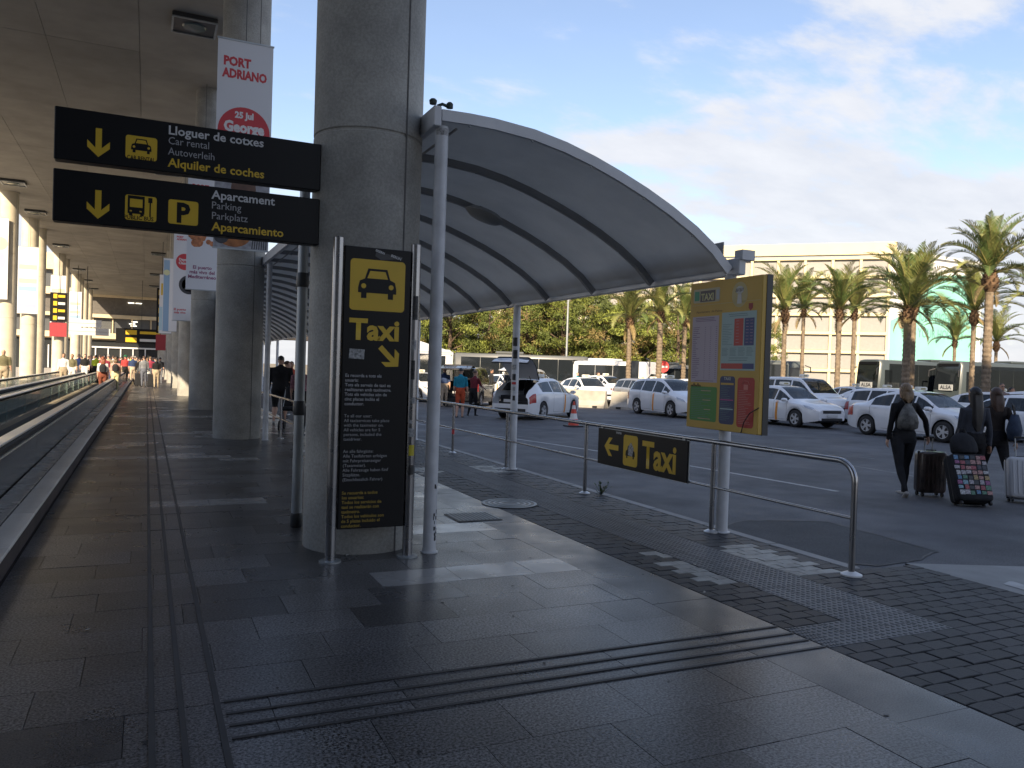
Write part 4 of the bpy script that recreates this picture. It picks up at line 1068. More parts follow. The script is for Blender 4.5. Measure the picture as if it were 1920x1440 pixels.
DN = R(-90)
sed = build_car('sedan', 'white taxi saloon passing behind the woman with the drawstring bag', (22.0, 17.2, RZ), DN, stripe=False)
hat = build_car('hatch', 'white taxi with orange door stripe just right of the tariff board', (22.0, 23.05, RZ), DN)
mpv = build_car('mpv', 'white people carrier taxi with orange stripe left of the tariff board', (20.35, 28.1, RZ), R(-92))
van = build_car('van', 'white van taxi parked behind the striped saloon right of the tariff board', (25.1, 25.2, RZ), DN)
wag = build_car('wagon', 'white estate taxi directly behind the saloon with the woman in front', (25.6, 20.6, RZ), DN, stripe=False)
again(sed, 'white saloon taxi at the right edge behind the two walking women', (25.0, 15.6, RZ), DN)
again(hat, 'white taxi two rows back behind the van taxi, below the palms', (28.6, 24.0, RZ), R(-91))
again(mpv, 'white people carrier taxi far right in the third row', (28.8, 17.0, RZ), DN)
again(wag, 'white estate taxi in the third row behind the estate taxi', (29.0, 29.5, RZ), DN)
again(hat, 'white taxi half hidden behind the pale barrier left of the people carrier', (21.6, 37.4, RZ), R(-95))
again(sed, 'white saloon taxi farther back beside the white minibus', (26.3, 39.0, RZ), R(-88))
again(mpv, 'white taxi in the back row behind the people carrier taxi', (25.4, 32.5, RZ), DN)
build_car('wagon', 'silver estate car between the barrier and the people carrier taxi', (24.6, 36.2, RZ), R(-93), paint=car_silver, taxi=False, name='estate_car', cat='car', group=None, stripe=False)
again(hat, 'white taxi far back in front of the dark city bus', (20.5, 45.5, RZ), R(-85))
again(wag, 'white estate taxi farthest back near the dark city bus', (23.5, 47, RZ), R(-100))
again(sed, 'white taxi at the left end of the rank beside the white canopy post', (13.0, 39.6, RZ), R(-80))
again(mpv, 'white people carrier far back just left of the white minibus', (27.8, 45.5, RZ), R(-86))
again(sed, 'white saloon taxi far back behind the silver estate', (28.6, 41.2, RZ), R(-92))
again(wag, 'white estate taxi far back under the leftmost palm', (31.0, 36.4, RZ), R(-90))
again(hat, 'white taxi far back under the second palm', (29.2, 34.6, RZ), R(-90))
again(sed, 'white saloon taxi far back under the close pair of palms', (33.0, 29.6, RZ), R(-90))
again(mpv, 'white people carrier near the right edge under the tallest palm', (32.2, 16.6, RZ), R(-90))
again(hat, 'white taxi in the last row beneath the right-hand palms', (31.6, 21.0, RZ), R(-88))
build_car('hatch', 'white taxi with its tailgate raised beside the traffic cone', (13.3, 26.5, RZ), R(38), openhatch=62, group='taxis being loaded')
build_car('van', 'black van with its tailgate raised behind the man in the blue shirt', (13.9, 35.0, RZ), R(55), paint=car_black, taxi=False, name='parked_van', cat='van', openhatch=80, group='taxis being loaded', stripe=False)
build_car('van', 'white van with its tailgate raised behind the open taxi', (16.8, 34.6, RZ), R(52), taxi=False, name='parked_van', cat='van', openhatch=80, group='taxis being loaded', stripe=False)
for k, (x, y, lb) in enumerate(((-13.5, 72, 'yellow van parked in the sun beyond the left columns'), (-15, 92, 'second yellow van farther beyond the left columns'))):
    build_car('van', lb, (x, y, -.05), R(80), paint=car_yellow, taxi=False, name='parked_van', cat='van', group='yellow vans beyond the columns', stripe=False)

# ---- buses
def bus(label, loc, rz, Lb=12.0, Hb=3.4, body=None, name='coach', cat='bus', lower=None, word=None, group=None, front_low=1.35):
    o = thing(name, label, cat, loc, rz, group); body = body or white_p
    b = MB(); Wb = 1.25
    rings = []
    for x, q in ((-Lb/2, .93), (-Lb/2+.12, 1.0), (Lb/2-.5, 1.0), (Lb/2-.12, .97), (Lb/2, .88)):
        top_ = Hb-(.05 if abs(x) == Lb/2 else 0); xs_ = x-(.25 if x == Lb/2 else 0)
        pr = [(-Wb*q, .3), (-Wb*q, 1.4), (-Wb*q*.985, Hb-.35), (-Wb*q*.85, top_-.06), (-Wb*q*.5, top_), (Wb*q*.5, top_), (Wb*q*.85, top_-.06), (Wb*q*.985, Hb-.35), (Wb*q, 1.4), (Wb*q, .3)]
        rings.append([Vector((x-(.22*max(0, (z-1.2))/2.2 if x > Lb/2-.2 else 0), y, z)) for y, z in pr])
    b.loft(rings); b.build('body', body, o, smooth=35)
    for s in (-1, 1):
        nwin = int((Lb-1.4)/1.5)
        for k in range(nwin):
            xx = -Lb/2+.5+1.5*k
            MB().box((xx+.75, s*1.243, (Hb+.72)/2), (1.47, .02, Hb-1.36)).build('window', glass_d, o)
        MB().box((Lb/2-.95, s*1.243, 1.95), (.75, .02, 1.5)).build('window', glass_d, o)
        if lower: MB().box((-.3, s*1.252, .85), (Lb-1.2, .012, .5)).build('side_stripe', lower, o)
    wsx = Lb/2
    MB().add([(0, 0, 0)], []) if False else None
    w_ = MB(); w_.add([(wsx+.012, -1.08, front_low), (wsx+.012, 1.08, front_low), (wsx-.2, 1.05, Hb-.2), (wsx-.2, -1.05, Hb-.2)], [(0, 1, 2, 3)]); w_.build('windscreen', glass_d, o)
    MB().box((wsx-.17, 0, Hb-.3), (.06, 1.7, .22)).build('destination_box', black_sign, o)
    for s in (-1, 1):
        MB().box((wsx-.02, s*.85, .75), (.06, .35, .16), ch=.02).build('headlight', head_m, o)
        MB().tube([(wsx-.1, s*1.1, 2.9), (wsx+.3, s*1.3, 2.75), (wsx+.32, s*1.32, 2.3)], .05, 6).build('mirror', trim_m, o)
        for x in (Lb/2-2.6, -Lb/2+3.0): MB().lathe([(.3, -.14), (.48, -.12), (.5, 0), (.48, .14), (.3, .15)], (x, s*1.14, .5), 20, ax='y').build('wheel', rubber, o)
    MB().box((wsx+.02, 0, .45), (.06, 2.1, .3), ch=.03).build('bumper', trim_m, o)
    MB().box((-1, 0, Hb+.08), (2.2, 1.5, .2), ch=.06).build('roof_unit', body, o)
    if word:
        pl = MB().box((wsx+.03, 0, front_low+.14), (.03, 1.25, .46), ch=.02).build('name_panel', mat('name_panel_grey', (.38, .39, .39), .4), o)
        tx = text(o, word, mat('name_letter', (.03, .03, .035), .5), 0, 0, w=1.0, h=.28, bold=.03, y=0, align='c')
        tx.location = (wsx+.05, 0, front_low+.02); tx.rotation_euler = (0, 0, R(90))
    return o
bgrey = mat('coach_grey', (.085, .09, .092), .35, coat=.3); bgreen = mat('coach_green', (.02, .16, .13), .4); bblue = mat('coach_blue', (.06, .1, .2), .4); bsilver = mat('coach_dark', (.05, .062, .066), .35)
bus('grey coach with name panel behind the large double palm', (57.2, 44.6, RZ), R(176), Hb=3.5, body=bsilver, lower=bgreen, word='ALSA', group='coaches parked behind the palms')
bus('grey coach with name panel right of the double palm', (61.0, 40.6, RZ), R(176), Hb=3.5, body=bsilver, lower=bgreen, word='ALSA', group='coaches parked behind the palms')
bus('pale coach cut by the right edge behind the tall palm', (64.5, 35.0, RZ), R(172), Hb=3.3, body=bgrey, group='coaches parked behind the palms')
bus('blue grey coach seen side-on just right of the tariff board', (45.5, 52.5, RZ), R(-28), Lb=9.5, Hb=3.25, body=bsilver, lower=bblue, group='coaches parked behind the palms')
bus('dark windowed city bus below the pine trees', (26.8, 56.5, RZ), R(-24), Lb=10.5, Hb=3.0, body=bgrey, name='city_bus', group='buses below the pines')
bus('white and blue bus left of the city bus below the pines', (17.0, 61.5, RZ), R(-20), Lb=11, Hb=3.2, body=white_p, lower=bblue, name='city_bus', group='buses below the pines')
bus('white minibus parked between the city bus and the first palm', (31.8, 50.6, RZ), R(-62), Lb=6.2, Hb=2.65, body=white_p, name='minibus', front_low=1.2, group='buses below the pines')
bus('white minibus behind the palm trunks left of the tariff board', (38.5, 52.5, RZ), R(-55), Lb=6.2, Hb=2.6, body=bgrey, name='minibus', front_low=1.2, group='buses below the pines')
# ================================================================== parking building
pb_cream = mat('parking_cream', (.6, .52, .33), .75, var=.05, vs=.3, world=True)
pb_screen = mat('parking_screen', (.31, .3, .285), .6, var=.06, wave=('X', 9.0, .3), rand=.08)
pb_white = mat('parking_white', (.7, .7, .67), .7, var=.03, vs=.3, world=True)
pr, pl = Vector((105.8, 89.4, 0)), Vector((86.9, 108.0, 0))
dirf = (pl-pr).normalized()
ang = math.atan2(-dirf.y, -dirf.x)                    # local +x runs to the right-hand corner, local -y faces the rank
pk = thing('parking_building', 'long cream multi-storey car park with screened openings behind the palms', 'building', (pr.x, pr.y, 0), ang)
BAY, FL, NB, NF = 4.15, 3.0, 16, 7
LT = BAY*NB
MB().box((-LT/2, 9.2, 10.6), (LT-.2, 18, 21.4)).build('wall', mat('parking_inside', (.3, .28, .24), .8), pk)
for f in range(NF+1):
    MB().box((-LT/2, -.1, .3+f*FL), (LT, .6, .5), ch=.03).build('floor_band', pb_cream, pk)
MB().box((-LT/2+.3, -.2, 22.7), (LT+1.2, 1.2, 1.9), ch=.05).build('roof_fascia', pb_cream, pk)
pil = MB().box((0, -.05, 10.7), (.42, .5, 21.4)).mesh('pillar', pb_cream)
scr = MB().box((0, .1, 0), (BAY-.5, .08, FL-.62)).mesh('screen', pb_screen)
for b in range(NB+1): link('pillar', pil, pk, (-BAY*b, 0, 0))
for b in range(NB):
    for f in range(NF): link('screen', scr, pk, (-BAY*(b+.5), 0, .55+f*FL+(FL-.5)/2))
pe = Vector((130.4, 91.2, 0)); d2 = pe-Vector((106.8, 90.0, 0)); a2 = math.atan2(d2.y, d2.x)
sw = thing('stair_tower', 'white end block of the car park carrying a big green advertisement', 'building', (106.8, 90.0, 0), a2)
LS = d2.length
MB().box((LS/2, 6, 11.2), (LS, 12, 22.4)).build('wall', pb_white, sw)
MB().box((LS/2, -.1, 22.5), (LS+.2, .6, .5)).build('parapet', pb_white, sw)
adp = MB(); flat(adp, [(.3, 5.2), (LS*.95, 5.6), (LS*.97, 20.5), (LS*.5, 19.6), (.3, 18.4)], -.03)
adv = adp.build('advert_panel', mat('advert_green', (.24, .58, .47), .6, var=.15, vs=.12), sw)
adw = MB(); flat(adw, [(.3, 14.0), (LS*.5, 19.6), (.3, 18.4)], -.06); flat(adw, [(.3, 11.5), (3.0, 12.5), (3.6, 16.0), (.3, 16.5)], -.065); adw.build('advert_white', pb_white, sw)
adk = MB(); disc(adk, 3.0, 11.7, .9, -.08, 0, 12, 1.4); adk.build('advert_picture', mat('advert_bronze', (.3, .24, .14), .6, var=.4, vs=2), sw)
text(sw, 'JUMP RIGHT INTO', mat('advert_ink', (.12, .3, .26), .6), LS*.3, 11.9, w=13.5, h=1.5, bold=.01, y=-.06); text(sw, 'YOUR HOLIDAY', mat('advert_ink', (.1, .1, .1)), LS*.3, 9.2, w=12.0, h=1.5, y=-.06)
# low hills on the horizon
hl = MB()
for k in range(24):
    x0 = 500+60*k; hgt = 18+16*math.sin(k*.7)+10*math.sin(k*1.9)
    hl.loft([[Vector((x0+60*i, 900-.35*x0+j*80, max(0, hgt*math.sin(PI*j/4)*(1 if i == 0 else 1)))) for j in range(5)] for i in range(2)], cap=False, close=False)
struct(hl.build('hills', mat('hill_blue', (.12, .16, .2), .9)))

# ================================================================== palms
frond_m = [mat('palm_frond_green', (.1, .145, .045), .5, rand=.35, spec=.3), mat('palm_frond_olive', (.18, .19, .06), .5, rand=.3, spec=.3)]
rach_m = mat('palm_stalk', (.2, .17, .06), .6)
trunk_m = mat('palm_trunk', (.19, .145, .1), .9, var=.3, vs=6, bump=.6, bs=14, stain=.3, sts=3)
boss_m = mat('palm_leaf_bases', (.11, .065, .035), .9, var=.4, vs=9)
dead_m = mat('palm_dry_frond', (.22, .16, .07), .8, rand=.2)
def frond_mesh(nm, Lf, elev, droop, mm, n=15, lw=.021):
    mb = MB(); rnd = random.Random(nm)
    pts = []; a = elev; p = Vector((0, 0, 0))
    for i in range(n+1):
        pts.append(p.copy()); p = p+Vector((math.cos(a), 0, math.sin(a)))*Lf/n; a -= droop/n*(.4+1.2*i/n)
    mb.tube(pts, [.022*(1-.85*i/n)+.003 for i in range(n+1)], 4, mi=1)
    for i in range(3, n*5):
        t = i/(n*5); k = min(int(t*n), n-1); q = pts[k].lerp(pts[k+1], t*n-k); tg = (pts[k+1]-pts[k]).normalized()
        ll_ = Lf*.2*(math.sin(PI*min(1, t*.85+.18))**.7)
        for s in (-1, 1):
            sp = R(rnd.uniform(38, 58)); nup = Vector((-tg.z, 0, tg.x))
            d = tg*math.cos(sp)+(Vector((0, s, 0))*math.cos(.5)+nup*math.sin(.5))*math.sin(sp)
            e = q+d*ll_*rnd.uniform(.85, 1.1)+Vector((0, 0, -.10*ll_)); sd = d.cross(nup).normalized()*lw
            m1 = q.lerp(e, .5)+nup*.01
            mb.add([q-tg*lw*.6, m1-tg*lw, e, m1+tg*lw, q+tg*lw*.6], [(0, 1, 2, 3, 4)])
    return mb.mesh('frond', [mm, rach_m])
FR = {}
for v in range(4):
    m_ = frond_m[v % 2]
    FR['up', v] = frond_mesh('u%d' % v, 3.1+.15*v, R(82), R(46+12*v), m_)
    FR['mid', v] = frond_mesh('m%d' % v, 3.2+.1*v, R(62), R(84+12*v), m_)
    FR['low', v] = frond_mesh('l%d' % v, 2.8, R(26), R(84+10*v), m_)
FR['dead', 0] = frond_mesh('d', 2.0, R(-35), R(55), dead_m)
def palm(label, px, d, ytop, tr, sc=1.0, nf=40, thick=1.0, lean=0.0):
    b = dep(px, 700, d); topz = dep(px, ytop, d).z; h = topz-RZ
    tr *= .76; sc *= 1.03; nf = int(nf*.9)
    o = thing('palm_tree', label, 'palm', (b.x, b.y, RZ), random.uniform(0, 6), 'palm trees behind the taxi rank')
    t = MB(); prof = []; nz = int(h/.11)
    rings = []
    for k in range(nz+1):
        z = h*k/nz; rr = tr*(1.12-.2*k/nz)*(1.05 if k % 2 else .93)
        rings.append([Vector((rr*math.cos(a)+lean*math.sin(z/h*1.5), rr*math.sin(a), z)) for a in (2*PI*j/12+.26*(k % 2) for j in range(12))])
    t.loft(rings); t.build('trunk', trunk_m, o, smooth=20)
    lx = lean*math.sin(1.5)
    bz = MB(); bh = .55*sc*thick
    bz.lathe([(tr*.95, h-bh*1.1), (tr*1.7*thick, h-bh*.6), (tr*1.75*thick, h-bh*.1), (tr*1.2, h+.25), (tr*.5, h+.5)], (lx, 0, 0), 12)
    for k in range(46):
        a = k*2.4; z = h-bh*.95+(bh+.3)*k/46; rr = tr*(1.15+.55*thick*math.sin(PI*min(1, k/40+.1)))
        c = Vector((lx+rr*math.cos(a), rr*math.sin(a), z)); dv = Vector((math.cos(a), math.sin(a), 1.1)).normalized(); s_ = Vector((-math.sin(a), math.cos(a), 0))
        bz.add([c-s_*.06, c+s_*.06, c+dv*.2+s_*.03, c+dv*.2-s_*.03, c+dv*.1-Vector((0, 0, .05))], [(0, 1, 2, 3), (0, 4, 1)])
    bz.build('leaf_bases', boss_m, o)
    for k in range(nf):
        u = k/nf; kindf = 'up' if u < .36 else ('mid' if u < .74 else 'low')
        f = link('frond', FR[kindf, random.randrange(4)], o, (lx, 0, h+.12+.2*(1-u)), k*2.39996+random.uniform(-.2, .2))
        f.rotation_euler = (random.uniform(-.1, .1), random.uniform(-.14, .14), f.rotation_euler.z)
        s = sc*random.uniform(.85, 1.08); f.scale = (s, s, s)
    for k in range(2):
        f = link('frond', FR['dead', 0], o, (lx, 0, h-.1), random.uniform(0, 6)); f.scale = (sc*.8,)*3
    return o
for a in (('palm with rounded boss just right of the tariff board', 1468, 50, 588, .19, .98, 34),
          ('slim shaded palm second to the right of the tariff board', 1503, 60, 583, .17, 1.0, 30),
          ('sunlit palm left of the close pair before the car park', 1570, 48, 588, .2, .95, 34),
          ('darker palm touching the sunlit one before the car park', 1598, 55, 588, .18, 1.0, 34),
          ('broad palm with thick sunlit trunk above the coaches', 1698, 36, 588, .22, .95, 42),
          ('shaded palm right behind the broad palm above the coaches', 1709, 42, 575, .19, 1.0, 34),
          ('palm with heavy boss before the green advertisement', 1822, 46, 590, .18, .98, 34),
          ('tallest palm with thick trunk near the right edge', 1849, 34, 522, .23, .86, 40),
          ('small far palm in front of the advertisement lettering', 1788, 75, 642, .2, 1.05, 26),
          ('small far palm beneath the tallest palm', 1866, 75, 645, .2, 1.1, 28),
          ('leftmost palm standing before the pine trees', 1178, 55, 603, .22, 1.0, 34),
          ('second palm before the pine trees left of the tariff board', 1235, 55, 592, .26, .95, 34),
          ('third palm partly hidden by the tariff board edge', 1281, 60, 600, .22, 1.0, 34),
          ('palm whose fronds reach in from the right edge', 1948, 36, 570, .22, 1.0, 36)):
    palm(*a, thick=1.1 if 'boss' in a[0] or 'tallest' in a[0] else .85)

# ================================================================== pines
pine_ms = [mat('pine_light', (.18, .205, .042), .6, rand=.25, spec=.25), mat('pine_mid', (.115, .142, .033), .6, rand=.2, spec=.25), mat('pine_dark', (.06, .075, .022), .65, rand=.2, spec=.25), mat('pine_brown', (.17, .13, .05), .7, rand=.2, spec=.2)]
bark = mat('pine_bark', (.11, .075, .05), .9, var=.3, vs=5, bump=.5, bs=12)
def pine_crown(seed, brown=.12):
    r_ = random.Random(seed); mb = MB(); vs, fs, ms = [], [], []
    cl = []
    for k in range(95):
        z = r_.uniform(1.2, 9.4); env = 3.7*math.sin(PI*min(1, max(.12, (10.2-z)/10.5))**.75)
        a = r_.uniform(0, 2*PI); rr = env*math.sqrt(r_.uniform(.15, 1)); cl.append((rr*math.cos(a), rr*math.sin(a), z, r_.uniform(.55, 1.15), r_.random()))
    for cx, cy, cz, cr_, tone in cl:
        for k in range(int(150*cr_)):
            d = Vector((r_.gauss(0, 1), r_.gauss(0, 1), r_.gauss(0, 1))).normalized()*cr_*r_.uniform(.35, 1.0); d.z *= .62
            c = Vector((cx, cy, cz))+d; s = r_.uniform(.07, .15)
            u = Vector((r_.gauss(0, 1), r_.gauss(0, 1), r_.gauss(0, 1)+.8)).normalized(); v = u.cross(Vector((r_.gauss(0, 1), r_.gauss(0, 1), r_.gauss(0, 1)))).normalized()
            mi = 3 if tone < brown else (0 if tone < .55 else (1 if tone < .88 else 2))
            if r_.random() < .12: mi = 2
            mb.add([c-u*s*1.2-v*s*.35, c-u*s*1.2+v*s*.35, c+u*s*1.3+v*s*.12, c+u*s*1.3-v*s*.12], [(0, 1, 2, 3)], mi)
    return mb.mesh('crown', pine_ms), cl
PC = [pine_crown(11), pine_crown(12, .35), pine_crown(13, .05), pine_crown(14, .2)]
TR = []
for me, cl in PC:
    t = MB(); t.tube([(0, 0, -.1), (.08, .05, 2.5), (-.05, .1, 5.5), (.05, 0, 8.8)], [.26, .21, .15, .04], 8)
    for cx, cy, cz, cr_, tn in cl[::5]: t.tube([(0, 0, max(.8, cz-1.6)), (cx*.5, cy*.5, cz-.7), (cx*.95, cy*.95, cz)], [.07, .05, .015], 5)
    TR.append(t.mesh('trunk', bark))
pn = [(800, 76, 1.0), (842, 70, .92), (880, 78, 1.0), (915, 71, .86), (948, 80, 1.04), (985, 73, .92), (1020, 80, 1.05), (1055, 72, .98), (1092, 78, 1.08), (1128, 72, .9), (1160, 79, 1.0), (1198, 73, .96), (1232, 80, 1.0), (1268, 72, .9), (1300, 79, 1.0), (1335, 84, .95), (760, 80, 1.0), (865, 88, 1.12), (1000, 90, 1.12), (1110, 90, 1.15)]
ordp = [ordw[i] if i < len(ordw) else '%dth' % (i+1) for i in range(len(pn))]
pns = sorted(pn)
for i, (px, d, s) in enumerate(pns):
    p = dep(px, 700, d); v = (i*3) % 4
    o = thing('pine_tree', ['sunlit olive green pine', 'pine with browned patches', 'bright bushy pine', 'mixed green pine'][v]+', %s from the left in the belt behind the buses' % ordp[i], 'pine', (p.x, p.y, RZ), i*1.3, 'pine belt behind the buses')
    o.scale = (s*1.05, s*1.05, s*.93)
    link('crown', PC[v][0], o); link('trunk', TR[v], o)
bp_ = dep(1438, 690, 90)
o = thing('bushy_tree', 'small bright green tree beside the tariff board edge', 'tree', (bp_.x, bp_.y, RZ), 2.0); o.scale = (.55, .55, .85); link('crown', PC[2][0], o); link('trunk', TR[2], o)
# weed at the foot of the rail
wd = MB(); wr_ = random.Random(5)
for k in range(26):
    a, e = wr_.uniform(0, 6.28), wr_.uniform(.5, 1.4); Lw = wr_.uniform(.05, .2); dv = Vector((math.cos(a)*math.cos(e), math.sin(a)*math.cos(e), math.sin(e))); sd = Vector((-math.sin(a), math.cos(a), 0))*.008
    p = dv*Lw; wd.add([(0, 0, 0), p*.5+sd, p, p*.5-sd], [(0, 1, 2, 3)])
    wd.add([p-sd*2, p+dv*.03, p+sd*2, p-dv*.01], [(0, 1, 2, 3)])
tag(wd.build('weed', mat('weed_green', (.05, .075, .03), .6), None, tuple(at(1127, 928))), 'small weed growing in the paving below the rail sign', 'weed')

# ================================================================== street furniture
lp = dep(1061, 700, 66)
o = thing('lamp_post', 'tall pale lamp post rising in front of the pines', 'lamp post', (lp.x, lp.y, RZ))
MB().lathe([(.16, 0), (.16, .3), (.11, .35), (.07, 10.5)], n=12).build('pole', galv, o, smooth=40); MB().box((.5, 0, 10.5), (1.1, .3, .12), ch=.04).build('lamp_head', galv, o); MB().box((.55, 0, 10.43), (.6, .22, .02)).build('lens', lampw if False else sign_white, o)
ne = dep(1243, 700, 58)
o = thing('no_entry_sign', 'round red no entry sign below the palms', 'sign', (ne.x, ne.y, RZ), R(-35))
MB().lathe([(.04, 0), (.04, 2.7)], n=8).build('pole', galv, o); MB().lathe([(.42, -.02), (.42, .02)], (0, -.06, 2.35), 24, ax='y').build('disc', red_s, o); MB().box((0, -.085, 2.35), (.6, .01, .13)).build('bar', sign_white, o); MB().box((0, -.06, 1.6), (.6, .02, .45)).build('plate', sign_white, o)
# barriers
def barrier(label, p, q_):
    p, q_ = Vector(p), Vector(q_); d = q_-p; a = math.atan2(d.y, d.x); Lb = d.length
    o = tag(MB().loft([[Vector((x, y, z)) for y, z in ((-.28, 0), (-.28, .12), (-.12, .35), (-.08, .85), (.08, .85), (.12, .35), (.28, .12), (.28, 0))] for x in (.02, Lb-.02)]).build('traffic_barrier', mat('barrier_concrete', (.36, .34, .3), .8, var=.1, stain=.2), None, (p.x, p.y, RZ), a), label, 'barrier', 'concrete barriers between the lanes')
    for x in (.5, Lb-.5): MB().box((x, 0, .06), (.25, .6, .1)).build('lifting_slot', trim_m, o)
barrier('pale concrete barrier in front of the half hidden taxi', (18.9, 36.0, 0), (20.6, 33.6, 0)); barrier('pale concrete barrier just left of the people carrier taxi', (20.75, 33.4, 0), (22.0, 31.6, 0))
barrier('farther pale concrete barrier beside the silver estate', (19.2, 38.8, 0), (18.95, 36.3, 0))
cn = thing('traffic_cone', 'red and white traffic cone beside the open taxi', 'cone', tuple(at(1075, 800, RZ)))
cred, cwh = mat('cone_red', (.6, .07, .04), .5), mat('cone_white', (.7, .68, .66), .5)
MB().box((0, 0, .025), (.5, .5, .05), ch=.02).build('base', plast_blk, cn)
for z0, z1, r0_, r1_, m in ((.05, .25, .17, .13, cred), (.25, .42, .13, .095, cwh), (.42, .56, .095, .067, cred), (.56, .68, .067, .044, cwh), (.68, .8, .044, .025, cred)): MB().lathe([(r0_, z0), (r1_, z1)], n=16).build('band', m, cn, smooth=40)
# white gazebo frame left of the loaded cars
o = thing('gazebo', 'white open gazebo frame left of the man in the blue shirt', 'gazebo', (12.9, 40.5, RZ), R(20))
for x in (-1.4, 1.4):
    for y in (-1.4, 1.4): MB().box((x, y, 1.25), (.09, .09, 2.5)).build('leg', white_p, o)
for y in (-1.4, 1.4): MB().box((0, y, 2.5), (2.9, .1, .14)).build('beam', white_p, o)
for x in (-1.4, 1.4): MB().box((x, 0, 2.5), (.1, 2.7, .14)).build('beam', white_p, o)
ro = MB(); ro.add([(-1.45, -1.45, 2.58), (1.45, -1.45, 2.58), (1.45, 1.45, 2.58), (-1.45, 1.45, 2.58), (0, 0, 3.2)], [(0, 1, 4), (1, 2, 4), (2, 3, 4), (3, 0, 4)]); ro.build('roof', white_p, o)
# sunlit booth seen down the queue lane
o = thing('ticket_booth', 'pale yellow booth glimpsed down the taxi queue lane', 'booth', (6.3, 62, 0), R(8))
MB().box((0, 0, 1.5), (2.6, 3, 3.0)).build('wall', pb_cream, o); MB().box((0, 0, 3.1), (3.4, 3.8, .3)).build('roof', pb_cream, o); MB().box((-.3, -1.52, 1.5), (1.0, .06, 1.2)).build('window', glass_d, o); MB().box((.8, -1.52, 1.1), (.7, .06, 2.1)).build('door', sign_grey, o)
o = thing('white_panel_wall', 'long white wall panel at the far end of the taxi canopy', 'wall', (4, 66, 0), 0)
MB().box((0, 0, 1.2), (4.2, .2, 2.4)).build('panel', white_p, o); MB().box((7, 3, 4.3), (13, 2, 1.4)).build('dark_beam', mat('far_beam', (.05, .04, .035), .7), o)
for x in (1.0, 13.0): MB().box((x, 3, 2), (.5, .5, 4.2)).build('leg', concrete, o)
# ================================================================== people
skin_t = [mat('skin_fair', (.5, .3, .22), .55), mat('skin_tan', (.36, .2, .13), .55), mat('skin_brown', (.18, .09, .055), .55)]
def cloth(n, c, var=.25, vs=7): return mat('cloth_'+n, c, .85, var=var, vs=vs, spec=.25, bump=1.0, bs=13)
def pattern(n, a): return mat('cloth_'+n, a, .8, var=.6, vs=22)
hair_c = {'blonde': mat('hair_blonde', (.26, .17, .09), .5, var=.35, vs=30, wave=('X', 22, .5)), 'black': mat('hair_black', (.012, .01, .01), .45, var=.3, vs=30), 'brown': mat('hair_brown', (.06, .03, .018), .5, var=.3, vs=30), 'red': mat('hair_red', (.18, .05, .02), .5), 'grey': mat('hair_grey', (.25, .24, .23), .6), 'tan': mat('hair_tan', (.12, .075, .04), .5)}
shoe_d, shoe_l = cloth('shoe_dark', (.025, .025, .03)), cloth('shoe_pale', (.4, .38, .36))
PEOPLE = []
def limb_rings(mb, pts, rs, n=10, flat_=1.0):
    mb.tube(pts, rs, n, flat=flat_)
